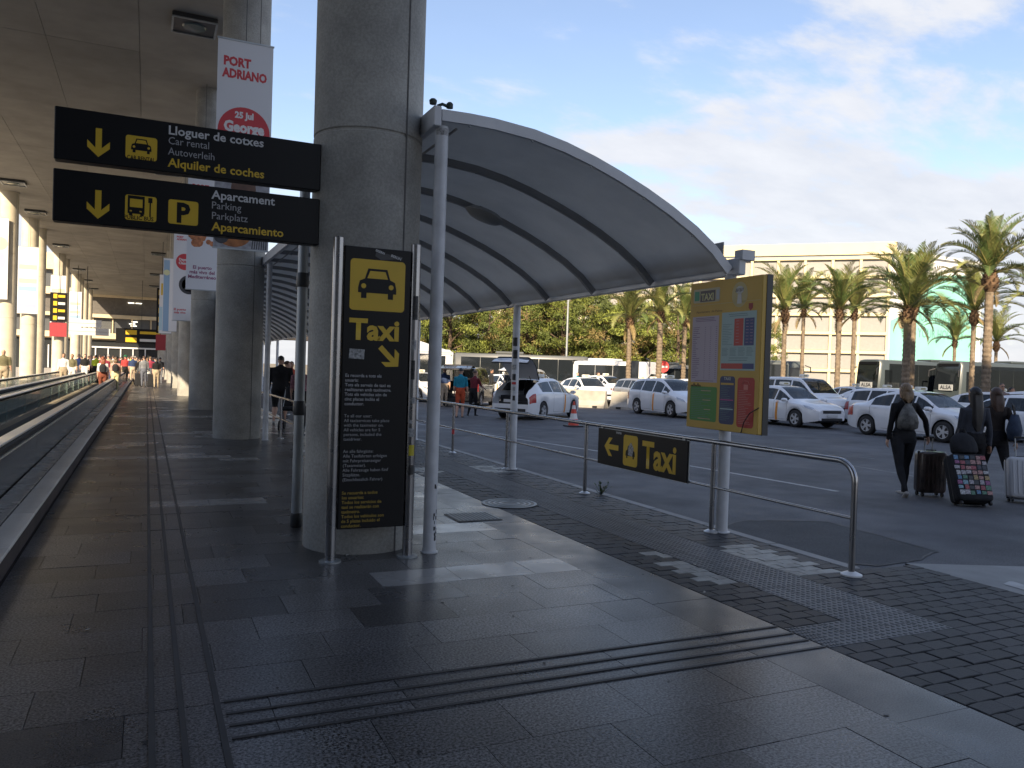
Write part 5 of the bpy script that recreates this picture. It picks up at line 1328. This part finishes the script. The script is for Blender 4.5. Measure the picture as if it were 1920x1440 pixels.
def person(label, loc, az, top, bottom, skin=0, hair='brown', hairlen='short', h=1.7, shoes=None, sleeves='long', legs='long', step=.0, armL=(.1, .12, .15), armR=(.1, .12, .15), vox=.024, fem=False, wide=1.0, eyes=False, hat=None, lean=0.0, group=None, fingers=False, glasses=False, hips=1.0):
    """az: heading, clockwise from +Y. arm = (swing forward, out, elbow bend) in radians; step = stride angle"""
    k = h/1.7; mb = MB(); segs = []           # (region, a, b, r)
    def V(x, y, z): return Vector((x*k, y*k, z*k))    # x right, y forward
    def seg(reg, pts, rs, flat_=1.0, n=10):
        limb_rings(mb, pts, rs, n, flat_)
        for a, b, r1, r2 in zip(pts, pts[1:], rs, rs[1:]): segs.append((reg, a, b, (r1+r2)/2))
    sw, hw = (.165 if fem else .19)*wide, (.09)*wide*hips
    ly = lean
    # trunk as elliptical rings
    rings = []
    for z, rx, ry, yy in ((.80, .13*hips, .1, -.005), (.88, .165*hips, .12, -.012), (.96, .165*hips, .118, -.008), (1.06, .135 if fem else .155, .1, 0), (1.18, .14 if fem else .165, .105, .005), (1.3, .165 if fem else .19, .115, 0), (1.38, .155 if fem else .18, .1, -.01), (1.44, .1, .075, -.015), (1.47, .06, .055, -.012)):
        rings.append([V(rx*wide*math.cos(a), ry*wide*math.sin(a)+yy+ly*(z-.9), z) for a in (2*PI*j/16 for j in range(16))])
    mb.loft(rings)
    segs.append(('torso', V(0, ly*.15, 1.05), V(0, ly*.5, 1.4), .14*k)); segs.append(('hip', V(0, 0, .82), V(0, ly*.1, .99), .15*k))
    hy = ly*.62
    seg('neck', [V(0, ly*.52-.01, 1.4), V(0, hy, 1.52)], [.055*k, .05*k])
    hc = V(0, hy+.015, 1.6)
    rings = []
    for z, rx, ry, yy in ((-.125, .035, .045, .02), (-.105, .052, .065, .018), (-.06, .066, .085, .008), (0, .074, .096, 0), (.05, .075, .098, -.004), (.09, .062, .082, -.006), (.115, .03, .045, -.006)):
        rings.append([hc+V(rx*math.cos(a), ry*math.sin(a)+yy, z) for a in (2*PI*j/14 for j in range(14))])
    mb.loft(rings); segs.append(('head', hc-V(0, 0, .06), hc+V(0, 0, .06), .085*k))
    mb.tube([hc+V(0, .088, .015), hc+V(0, .115, -.025), hc+V(0, .09, -.035)], [.01*k, .016*k, .01*k], 6)
    for s in (-1, 1): mb.tube([hc+V(s*.07, -.005, .02), hc+V(s*.083, -.012, 0), hc+V(s*.072, -.002, -.03)], [.012*k, .016*k, .009*k], 6)
    # legs
    for s in (-1, 1):
        st = step*s
        hip = V(s*hw, 0, .88); kz = .41
        kn = hip+Vector((0, math.sin(st)*.44*k, -math.cos(st)*.44*k)); bend = -.12-max(0, -st)*1.1
        an = kn+Vector((0, math.sin(st+bend)*.40*k, -math.cos(st+bend)*.40*k))
        fl = 1.0 if not fem else .96
        seg('thigh', [hip, hip.lerp(kn, .4), kn], [.098*k*wide*hips, .085*k*wide*fl*hips, .057*k*wide])
        seg('calf', [kn, kn.lerp(an, .3), kn.lerp(an, .7), an], [.057*k*wide, .06*k*wide, .043*k, .037*k])
        ta = st+bend; heel = an+V(0, -.03, -.045) if st > -.1 else an+Vector((0, -.045*k, -.02*k))
        pit = 0.0 if st > -.1 else -.9
        fd = Vector((0, math.cos(pit), math.sin(pit)))
        seg('foot', [heel, heel+fd*.09*k+Vector((0, 0, .012*k)), heel+fd*.19*k, heel+fd*.23*k], [.038*k, .047*k, .038*k, .022*k], .75, 8)
    # arms
    hands = []
    for s, (fwd_, out_, el) in ((-1, armL), (1, armR)):
        sh = V(s*sw, ly*.46-.01, 1.385)
        d1 = Vector((s*math.sin(out_), math.sin(fwd_)*math.cos(out_), -math.cos(fwd_)*math.cos(out_))); e = sh+d1*.285*k
        f2 = fwd_+el; d2_ = Vector((s*math.sin(out_)*.4, math.sin(f2), -math.cos(f2))).normalized(); w_ = e+d2_*.25*k
        seg('upperarm', [V(s*sw*.75, ly*.46-.01, 1.37), sh, sh.lerp(e, .5), e], [.06*k, .056*k*wide, .05*k*wide, .042*k])
        seg('forearm', [e, e.lerp(w_, .35), w_], [.042*k, .043*k, .027*k])
        hp = w_+d2_*.085*k
        seg('hand', [w_, w_+d2_*.04*k, hp], [.026*k, .035*k, .032*k], .6, 8)
        side = Vector((0, 1, 0)) if abs(d2_.y) < .8 else Vector((0, 0, 1)); side = (side-d2_*side.dot(d2_)).normalized(); palm = d2_.cross(side)*s
        if fingers:
            for q, (o_, l_) in enumerate(((-.027, .06), (-.009, .078), (.009, .085), (.027, .075))):
                b_ = hp-d2_*.012*k+side*o_*k*-1; c1 = b_+(d2_*.55-palm*.1).normalized()*l_*.5*k; c2 = c1+(d2_*.6-palm*.9).normalized()*l_*.5*k
                seg('hand', [b_, c1, c2], [.0095*k, .009*k, .007*k], 1.0, 6)
            b_ = w_+d2_*.03*k+side*.03*k; seg('hand', [b_, b_+(d2_*.5+side*.7-palm*.3).normalized()*.035*k, b_+(d2_*.9+side*.6-palm*.5).normalized()*.065*k], [.012*k, .011*k, .009*k], 1.0, 6)
        else:
            seg('hand', [hp-d2_*.01*k, hp+d2_*.05*k-palm*.015*k, hp+d2_*.075*k-palm*.03*k], [.03*k, .026*k, .016*k], .5, 8)
        hands.append(hp)
    me = mb.mesh('person', skin_t[skin]); o = bpy.data.objects.new('person', me); COL.objects.link(o)
    rm_ = o.modifiers.new('r', 'REMESH'); rm_.mode = 'VOXEL'; rm_.voxel_size = vox; rm_.use_smooth_shade = True
    sm_ = o.modifiers.new('s', 'SMOOTH'); sm_.factor = .5; sm_.iterations = 2 if not fingers else 1
    o.location = loc; o.rotation_euler = (0, 0, -az)
    tag(o, label, 'person', group)
    rg = {'head': 0, 'neck': 0, 'hand': 0, 'torso': 1, 'upperarm': 1, 'forearm': 1 if sleeves == 'long' else 0, 'hip': 2, 'thigh': 2, 'calf': 2 if legs == 'long' else 0, 'foot': 3}
    if sleeves == 'none': rg['upperarm'] = 0
    PEOPLE.append((o, segs, [skin_t[skin], top, bottom, shoes or shoe_d], rg))
    # hair
    hm = hair_c.get(hair)
    if hm and hairlen != 'bald':
        hb = MB(); rings = []
        for i in range(8):
            t = i/7; a = t*1.75
            rings.append([hc+V(.081*math.sin(a)*math.cos(b)*(1.0), (.106*math.sin(a)*math.sin(b))-.012-(.02*t), .03+.098*math.cos(a)) if i else hc+V(.004*math.cos(b), .004*math.sin(b)-.01, .128) for b in (2*PI*j/16 for j in range(16))])
        # lift the hairline at the face
        for i in range(5, 8):
            for j in range(16):
                if math.sin(2*PI*j/16) > .35: rings[i][j] = rings[5][j]+V(0, .0, .012)
        hb.loft(rings, cap=True)
        if hairlen in ('long', 'vlong', 'bob'):
            zb = {'bob': -.16, 'long': -.3, 'vlong': -.52}[hairlen]; nrm = 7
            rr = []
            for i in range(nrm+1):
                t = i/nrm; wv = (.088+.018*math.sin(t*3.1))*(1-.3*t*t); yb = -.045-.035*math.sin(t*2.2)-.02*t+(ly*-.1)*t
                rr.append([hc+V(wv*(1+.07*math.sin(7*b+t))*math.cos(b), yb+(.055-.02*t)*(1+.12*math.sin(5*b))*math.sin(b), .03+t*(zb-.03)-(.03*math.sin(3*b) if i == nrm else 0)) for b in (2*PI*j/20 for j in range(20))])
            hb.loft(rr)
        if hairlen == 'tail':
            hb.tube([hc+V(0, -.09, .05), hc+V(0, -.14, .02), hc+V(0, -.14, -.1), hc+V(0, -.115, -.24)], [.03*k, .035*k, .03*k, .01*k], 8)
        hr = random.Random(label)
        hb.v = [(p[0]+hr.uniform(-.004, .004), p[1]+hr.uniform(-.005, .004), p[2]) for p in hb.v]
        hb.build('hair', hm, o, smooth=70)
    if hat:
        MB().lathe([(.13*k, .0), (.125*k, .012), (.088*k, .02), (.08*k, .09), (.0, .1)], tuple(hc+V(0, 0, .045)), 18).build('hat', hat, o, smooth=50)
    if eyes or glasses:
        e_ = MB()
        for s in (-1, 1):
            if glasses: e_.box(hc+V(s*.033, .1, .02), (.05*k, .012, .032*k), ch=.006)
            else: e_.lathe([(.0, -.008), (.009*k, -.004), (.009*k, .004), (.0, .008)], hc+V(s*.031, .088, .018), 8, ax='y')
        if glasses: e_.box(hc+V(0, .101, .026), (.03*k, .006, .006))
        e_.build('sunglasses' if glasses else 'eyes', trim_m, o)
        MB().box(hc+V(0, .09, -.055), (.04*k, .01, .008*k)).build('mouth', mat('lips', (.3, .1, .08), .5), o)
    o['_h0'] = 0
    def wpt(p): 
        c, s_ = math.cos(-az), math.sin(-az); return Vector((loc[0]+p.x*c-p.y*s_, loc[1]+p.x*s_+p.y*c, loc[2]+p.z))
    return o, [wpt(q) for q in hands], wpt
blk, blk2 = cloth('black', (.012, .012, .014)), cloth('charcoal', (.022, .023, .027)); slate = cloth('slate', (.05, .055, .07)); dkb = cloth('dark_brown', (.03, .024, .022))
AWAY = R(28)
g1 = tuple(at(1690, 928, RZ)); g2 = tuple(at(1820, 940, RZ)); g3 = tuple(at(1862, 930, RZ))
w1, h1, f1 = person('woman in black with blonde hair and drawstring bag walking to the taxis', g1, R(22), blk, blk2, 0, 'blonde', 'bob', 1.68, shoe_l, step=.2, armL=(-.08, .2, .25), armR=(.1, .66, .0), vox=.0125, fem=True, hips=1.1, fingers=True, group='women walking across the road')
w2, h2, f2 = person('woman in slate jacket with very long black hair beside the sticker suitcase', g2, R(24), slate, blk, 1, 'black', 'vlong', 1.66, None, step=.12, armL=(.15, .08, .3), armR=(-.15, .15, .15), vox=.0125, fem=True, hips=1.05, fingers=True, group='women walking across the road')
w3, h3, f3 = person('woman in dark clothes with blue shoulder bag at the right edge', g3, R(30), dkb, blk, 1, 'brown', 'long', 1.66, None, step=-.42, armL=(.1, .1, .2), armR=(-.3, .25, .2), vox=.0125, fem=True, fingers=True, lean=.06, group='women walking across the road')
teal, rust, oxb, navy, beige = cloth('teal', (.02, .22, .32)), cloth('rust', (.42, .07, .03)), cloth('oxblood', (.13, .02, .03)), cloth('navy', (.03, .05, .12)), cloth('beige', (.4, .32, .24))
person('man in teal shirt and rust red shorts waiting by the open taxi', (10.1, 26.3, RZ), R(35), teal, rust, 0, 'black', 'short', 1.72, shoe_d, 'short', 'short', .06, vox=.02, group='people loading the taxis')
person('person in dark red top leaning at the open black van', (11.0, 27.3, RZ), R(60), oxb, blk, 0, 'brown', 'short', 1.66, shoe_d, 'short', 'long', .1, armL=(.6, .1, .5), armR=(.5, .1, .6), vox=.02, lean=.12, group='people loading the taxis')
p_ = at(832, 763, RZ); person('man in navy shirt and beige trousers near the white gazebo', (p_.x, p_.y, RZ), R(200), navy, beige, 1, 'grey', 'short', 1.72, None, 'short', 'long', .1, vox=.024, group='people loading the taxis')
p_ = dep(921, 720, 42); person('man with dark hair behind the open taxi, only head showing', (p_.x, p_.y, RZ), R(90), blk2, blk, 1, 'black', 'short', 1.75, vox=.03, group='people loading the taxis')
p_ = dep(1878, 740, 27.2); person('man in sunglasses standing between the taxi rows at right', (p_.x, p_.y, RZ), R(215), pattern('check', (.14, .1, .09)), blk, 1, 'black', 'short', 1.78, None, 'short', vox=.02, glasses=True, group='people between the taxis')
p_ = dep(1896, 740, 30); person('person in red top behind the man in sunglasses', (p_.x, p_.y, RZ), R(150), cloth('red', (.4, .05, .05)), blk, 1, 'black', 'short', 1.66, None, 'short', vox=.03, group='people between the taxis')
p_ = dep(1186, 700, 50); person('person in white shirt walking past the city bus', (p_.x-2.5, p_.y, RZ), R(120), cloth('white', (.6, .6, .6)), navy, 0, 'brown', 'short', 1.75, None, 'short', step=.2, vox=.03, group='people by the buses')
p_ = dep(1083, 700, 53); person('person in teal top standing by the city bus', (p_.x, p_.y, RZ), R(200), teal, blk, 0, 'brown', 'short', 1.7, None, 'short', vox=.03, group='people by the buses')
# taxi queue
grp = 'people in the taxi queue lane'
person('big person dressed in black in the queue lane behind the second column', (3.25, 21.8, 0), R(15), blk, blk, 0, 'black', 'short', 1.78, shoe_l, 'long', 'short', .15, vox=.024, wide=1.25, group=grp)
person('person in floral top bending over luggage in the queue lane', (3.75, 24.5, 0), R(80), pattern('floral', (.3, .26, .34)), pattern('floral_skirt', (.22, .15, .2)), 0, 'brown', 'short', 1.66, None, 'short', vox=.026, lean=.15, armL=(.5, .1, .4), armR=(.5, .1, .4), group=grp)
person('person in orange red vest far down the queue lane', (4.45, 27.5, 0), R(190), cloth('orange', (.55, .09, .05)), blk, 1, 'black', 'short', 1.66, None, 'short', vox=.026, eyes=True, group=grp)
person('person in pink patterned top half hidden by the drain pipe', (3.15, 18.2, 0), R(20), pattern('pink', (.3, .13, .17)), blk, 0, 'black', 'long', 1.64, None, 'short', vox=.024, fem=True, group=grp)
# covered walk: (pixel column, distance, clothes ...)
wt, olive, sky_c, pink, grey_c, lime, khaki, wine, dkr = cloth('white', (.6, .6, .6)), cloth('olive', (.13, .12, .07)), cloth('blue', (.12, .18, .42)), cloth('salmon', (.5, .28, .24)), cloth('grey', (.17, .18, .2)), cloth('lime', (.5, .6, .05)), cloth('khaki', (.34, .28, .2)), cloth('wine', (.28, .04, .07)), cloth('red', (.4, .05, .05))
green_hat = cloth('green', (.02, .2, .09)); dark_hat = cloth('hat_black', (.012, .012, .014))
def walker(px, Y, z, label, az, *a, **k):
    p = atY(px, 690, Y); k.setdefault('vox', .03); k.setdefault('group', 'travellers on the covered walk')
    return person(label, (p.x, Y, z), az, *a, **k)
UPW, DWN = R(0), R(180)
walker(6, 41, 0, 'balding man in olive shirt at the left edge beyond the walkways', R(5), olive, khaki, 0, 'grey', 'bald', 1.8, None, 'short', 'long', .1, wide=1.2)
walker(119, 47, 0, 'man in loose white shirt beyond the walkways', DWN, wt, khaki, 1, 'black', 'short', 1.74, None, 'long', 'long', .15, eyes=True)
walker(135, 48.5, 0, 'man in olive shirt beside the man in white', DWN, olive, wt, 1, 'brown', 'short', 1.72, None, 'short', eyes=True)
walker(148, 56, 0, 'person in blue shirt beyond the walkways', DWN, sky_c, wt, 0, 'brown', 'short', 1.75, None, 'short', eyes=True)
walker(159, 54, 0, 'person in black shirt and white trousers beyond the walkways', DWN, blk, wt, 0, 'black', 'short', 1.76, None, 'short', eyes=True)
walker(170, 58, 0, 'person in pale floral dress beyond the walkways', DWN, pattern('rose', (.5, .38, .38)), blk, 0, 'black', 'short', 1.7, None, 'short', 'short', fem=True, eyes=True)
walker(180, 57, 0, 'person in lime vest beyond the walkways', UPW, lime, blk, 1, 'black', 'short', 1.74, None, 'short')
wlk1, _, fw1 = walker(193, 37, .03, 'red haired woman in white top riding the nearer walkway', UPW, wt, cloth('brick', (.16, .05, .03)), 0, 'red', 'long', 1.6, None, 'short', 'short', fem=True, vox=.022)
wlk2, _, fw2 = walker(216.5, 40, .03, 'woman in salmon top riding the nearer walkway with black rucksack', UPW, pink, cloth('cream', (.5, .46, .28)), 0, 'tan', 'bob', 1.6, None, 'short', 'long', fem=True, vox=.022)
walker(196, 44, .03, 'person in wine shirt farther along the nearer walkway', UPW, wine, blk, 0, 'black', 'short', 1.7, None, 'short')
walker(203, 52, .03, 'person in khaki shirt far along the nearer walkway', UPW, khaki, navy, 0, 'grey', 'short', 1.75, None, 'short')
walker(212, 60, 0, 'person in grey and white at the walkway end', UPW, wt, grey_c, 0, 'brown', 'short', 1.74, None, 'short')
walker(220, 68, 0, 'person in salmon shirt past the walkway end', UPW, pink, blk, 0, 'black', 'short', 1.7, None, 'short')
walker(228, 66, 0, 'person in dark clothes past the walkway end', UPW, blk2, khaki, 1, 'black', 'short', 1.72, None, 'short')
walker(235, 57, 0, 'person in red shirt and green hat on the walk', UPW, dkr, blk, 0, 'black', 'short', 1.78, None, 'short', 'short', .2, hat=green_hat)
walker(249, 56, 0, 'person in navy shirt and pale trousers on the walk', UPW, navy, beige, 0, 'grey', 'short', 1.78, None, 'short', 'long', .2)
walker(241, 74, 0, 'distant person in white shirt near the entrance', UPW, wt, blk, 0, 'brown', 'short', 1.75, None, 'short')
walker(256, 80, 0, 'distant person in beige near the entrance', DWN, beige, navy, 0, 'brown', 'short', 1.7, None, 'short')
walker(262, 52, 0, 'person in black hat beside a black suitcase', UPW, blk, blk2, 0, 'black', 'short', 1.66, None, 'long', 'long', .1, hat=dark_hat)
walker(270, 50, 0, 'man in grey shirt and trousers pulling a black suitcase', UPW, grey_c, cloth('steel', (.1, .11, .14)), 0, 'brown', 'short', 1.75, None, 'long', 'long', .12)
walker(281.5, 53, 0, 'person in red top and white trousers beside the columns', UPW, wine, wt, 0, 'tan', 'short', 1.74, None, 'short', 'long', .15)
walker(293.5, 48.5, 0, 'woman in black top and pale trousers nearest the columns', UPW, blk, khaki, 0, 'black', 'tail', 1.68, None, 'short', 'long', .12, fem=True)
walker(300, 58, 0, 'person in dark clothes partly behind the column row', UPW, blk2, grey_c, 0, 'black', 'short', 1.72, None, 'short')

crowd = [(146, 62, 'blue', wt), (153, 70, 'grey', grey_c), (166, 66, 'black', blk), (176, 72, 'white', wt), (187, 62, 'salmon', pink), (190, 75, 'khaki', khaki), (208, 72, 'navy', navy), (216, 78, 'white', wt), (224, 84, 'wine', wine), (232, 72, 'olive', olive), (245, 66, 'lime', lime), (253, 64, 'beige', beige), (259, 70, 'red', dkr), (266, 66, 'white', wt), (276, 64, 'olive', olive), (287, 62, 'sky blue', sky_c), (290, 70, 'grey', grey_c), (239, 90, 'black', blk), (250, 92, 'salmon', pink), (269, 84, 'navy', navy)]
for i, (px, Y, nm_, tp_) in enumerate(crowd):
    side_ = 'left' if px < 190 else ('middle' if px < 245 else 'right')
    walker(px, Y, 0, 'distant traveller in %s top, %s of the far crowd, %s from the left' % (nm_, side_, ['1st', '2nd', '3rd'][i] if i < 3 else '%dth' % (i+1)), UPW if i % 3 else DWN, tp_, [blk, khaki, navy, wt, grey_c][i % 5], i % 2, ['brown', 'black', 'tan', 'grey'][i % 4], 'short', 1.62+.03*(i % 6), None, 'short', 'long' if i % 2 else 'short', .15, vox=.04)

# one pass: turn the joined shapes into single smooth bodies and give each zone its cloth
bpy.context.view_layer.update()
dg = bpy.context.evaluated_depsgraph_get()
for o, segs, mats_, rg in PEOPLE:
    me = bpy.data.meshes.new_from_object(o.evaluated_get(dg)); o.modifiers.clear(); o.data = me
    me.materials.clear()
    for m_ in mats_: me.materials.append(m_)
    nP = len(me.polygons); c = np.empty(nP*3); me.polygons.foreach_get('center', c); c = c.reshape(-1, 3)
    best = np.full(nP, 1e9); idx = np.zeros(nP, int)
    for reg, a, b, r in segs:
        a, b = np.array(a), np.array(b); ab = b-a; t = np.clip(((c-a)@ab)/max(1e-9, ab@ab), 0, 1)
        d = np.linalg.norm(c-(a+t[:, None]*ab), axis=1)/r
        sel = d < best; best[sel] = d[sel]; idx[sel] = rg[reg]
    me.polygons.foreach_set('material_index', idx.astype(np.int32)); me.polygons.foreach_set('use_smooth', [True]*nP); me.update()
    del o['_h0']

# ================================================================== luggage and bags
def ring_box(w_, d_, h_, r_):                        # rounded upright case
    mb = MB(); rings = []
    for z, q in ((0, .86), (.02, .96), (.05, 1.0), (h_-.05, 1.0), (h_-.02, .96), (h_, .86)):
        pts = []
        for cx, cy, a0 in ((1, 1, 0), (-1, 1, 90), (-1, -1, 180), (1, -1, 270)):
            for kk in range(5):
                a = R(a0+90*kk/4); pts.append(Vector((cx*(w_/2-r_)+r_*math.cos(a), cy*(d_/2-r_)+r_*math.sin(a), z)))
        rings.append([Vector((p.x*q if abs(p.x) > 0 else 0, p.y*q, p.z)) for p in pts])
    return mb.loft(rings)
def suitcase(label, loc, rz, w_, d_, h_, m, tilt=0.0, handle=.5, name='suitcase', group=None, ribs=True):
    o = thing(name, label, 'suitcase', loc, rz, group); o.rotation_euler = (tilt, 0, rz)
    lift = .06
    sh = ring_box(w_, d_, h_, .05).build('shell', m, o, (0, 0, lift), smooth=50)
    if ribs:
        for k in range(6): MB().box((-w_*.36+w_*.145*k, -d_/2-.002, lift+h_/2), (.02, .014, h_*.82), ch=.004).build('rib', m, o)
    MB().box((0, 0, lift+h_*.5), (w_+.006, .02, h_+.004), ch=.004).build('zip', trim_m, o)
    for sx in (-1, 1):
        for sy in (-1, 1):
            MB().lathe([(.0, -.015), (.03, -.014), (.032, 0), (.03, .014), (.0, .015)], (sx*(w_/2-.05), sy*(d_/2-.05), .032), 12, ax='x').build('wheel', trim_m, o)
    if handle:
        for sx in (-.06, .06): MB().tube([(sx, d_/2-.05, lift+h_-.02), (sx, d_/2-.05, lift+h_+handle)], .009, 8).build('pull_bar', galv, o)
        MB().box((0, d_/2-.05, lift+h_+handle+.012), (.17, .035, .03), ch=.01).build('grip', trim_m, o)
    MB().box((0, 0, lift+h_+.02), (.16, .03, .02), ch=.006).build('top_handle', trim_m, o)
    return o
printm = mat('printed_shell', (.05, .035, .03), .3, var=.85, vs=7, coat=.4)
sp = at(1749, 930, RZ); sp.x += .1
hd = h1[1]
suitcase('dark printed hard suitcase pulled by the woman in black', (hd.x-.03, hd.y-.075, RZ), R(-24), .40, .26, .62, printm, 0, max(.2, hd.z-RZ-.68-.06), group='suitcases of the walking women')
sc2 = at(1840, 953, RZ)
s2c = suitcase('tilted black suitcase covered in colourful stickers', (sc2.x, sc2.y+.12, RZ), R(-26), .5, .27, .68, blk2, R(-24), .25, group='suitcases of the walking women', ribs=False)
cols = [(.26, .05, .06), (.07, .16, .28), (.35, .35, .36), (.06, .16, .1), (.28, .2, .08), (.22, .06, .16), (.16, .28, .34), (.02, .02, .02), (.32, .17, .15), (.03, .03, .04), (.3, .28, .3)]
sms = [mat('sticker_c%d' % i, c, .4, var=.9, vs=70) for i, c in enumerate(cols)]
for r_ in range(8):
    for c_ in range(6):
        MB().box((0, 0, 0), (.066*random.uniform(.8, 1.12), .003, .062*random.uniform(.75, 1.1)), ch=.0005).build('sticker', random.choice(sms), s2c, (-.19+.076*c_+random.uniform(-.008, .008), -.1375-.001*random.random(), .17+.073*r_+random.uniform(-.006, .006)))
# black bag standing on top of it
bg_ = MB(); rings = []
for z, q in ((0, .85), (.04, 1.0), (.14, 1.0), (.24, .85), (.3, .5), (.32, .2)):
    rings.append([Vector((.2*q*math.cos(a)*(1 if abs(math.cos(a)) < .8 else .95), .11*q*math.sin(a), z)) for a in (2*PI*j/16 for j in range(16))])
bg_.loft(rings)
tp = s2c.matrix_basis @ Vector((0, -.05, .76))
bo_ = tag(bg_.build('travel_bag', blk2, None, tuple(tp), R(-26), smooth=60), 'soft black bag resting on the sticker suitcase', 'bag'); bo_.rotation_euler = (R(-24), 0, R(-26))
MB().tube([(-.06, -.02, .3), (-.04, -.03, .37), (.04, -.03, .37), (.06, -.02, .3)], .01, 6).build('handle', trim_m, bo_)
sc3 = at(1918, 945, RZ)
suitcase('white suitcase with black frame cut by the right edge', (sc3.x+.1, sc3.y+.05, RZ), R(-42), .44, .28, .6, mat('white_shell', (.5, .51, .53), .35, coat=.3), R(-14), .32, group='suitcases of the walking women')
for px, Y, lb in ((260.5, 50.5, 'black upright suitcase beside the person in the black hat'), (284.5, 49, 'black upright suitcase between the red top and the black top')):
    p = atY(px, 700, Y); suitcase(lb, (p.x, Y, 0), 0, .42, .3, .72, blk2, 0, .3, group='black suitcases on the covered walk')
# drawstring bag on her back
db = MB(); rings = []
for z, wx, dy in ((0, .1, .05), (.03, .155, .1), (.12, .165, .125), (.22, .14, .11), (.32, .09, .07), (.38, .05, .035), (.40, .06, .03)):
    rings.append([Vector((wx*math.cos(a), dy*math.sin(a)*(1 if math.sin(a) < 0 else .35), z)) for a in (2*PI*j/18 for j in range(18))])
db.loft(rings)
pbk = f1(Vector((-.02, -.125, 1.0)))
dbo = tag(db.build('drawstring_bag', mat('bag_print', (.09, .09, .085), .5, var=.8, vs=14), None, tuple(pbk), -R(22), smooth=60), 'grey printed drawstring bag on the blonde woman\'s back', 'bag')
for s in (-1, 1): MB().tube([(s*.04, 0, .38), (s*.09, .02, .46), (s*.125, .1, .43)], .006, 6).build('cord', trim_m, dbo)
# shoulder bag
sb = MB(); rings = []
for z, wx, dy in ((-.42, .12, .05), (-.38, .2, .09), (-.26, .22, .11), (-.12, .17, .08), (-.02, .1, .05)):
    rings.append([Vector((wx*math.cos(a), dy*math.sin(a), z)) for a in (2*PI*j/16 for j in range(16))])
sb.loft(rings)
pb_ = f3(Vector((.2, -.14, 1.3)))
sbo = tag(sb.build('shoulder_bag', cloth('denim', (.035, .05, .085)), None, tuple(pb_), R(30), smooth=60), 'dark blue shoulder bag on the woman at the right edge', 'bag')
MB().tube([(-.1, 0, -.03), (-.1, .03, .12), (-.06, .05, .15), (.02, .02, .1), (.1, 0, -.03)], .012, 6).build('strap', trim_m, sbo)
for fw, lb in ((fw1, 'small black rucksack on the red haired woman'), (fw2, 'round black rucksack on the woman in salmon')):
    rk = MB(); rings = []
    for z, q in ((0, .8), (.05, 1), (.22, 1), (.3, .7), (.33, .3)): rings.append([Vector((.13*q*math.cos(a), .075*q*math.sin(a), z)) for a in (2*PI*j/14 for j in range(14))])
    rk.loft(rings); p = fw(Vector((0, -.17, .98))); tag(rk.build('rucksack', blk2, None, tuple(p), 0, smooth=60), lb, 'rucksack')
# pushchair in the queue lane
pc = thing('pushchair', 'dark pushchair standing in the taxi queue lane', 'pushchair', (3.2, 19.6, 0), R(-20))
MB().box((0, 0, .52), (.4, .5, .1), ch=.04).build('seat', blk2, pc); MB().box((0, .22, .8), (.4, .1, .5), ch=.04).build('backrest', blk2, pc)
for s in (-1, 1):
    MB().tube([(s*.22, -.3, .12), (s*.22, .15, .6), (s*.22, .4, 1.02)], .013, 8).build('frame', galv, pc); MB().tube([(s*.22, .3, .12), (s*.22, 0, .5)], .013, 8).build('frame', galv, pc)
    for y in (-.3, .3): MB().lathe([(.06, -.02), (.12, -.015), (.12, .015), (.06, .02)], (s*.22, y, .12), 16, ax='x').build('wheel', rubber, pc)
MB().tube([(-.22, .4, 1.02), (.22, .4, 1.02)], .015, 8).build('handle', trim_m, pc)
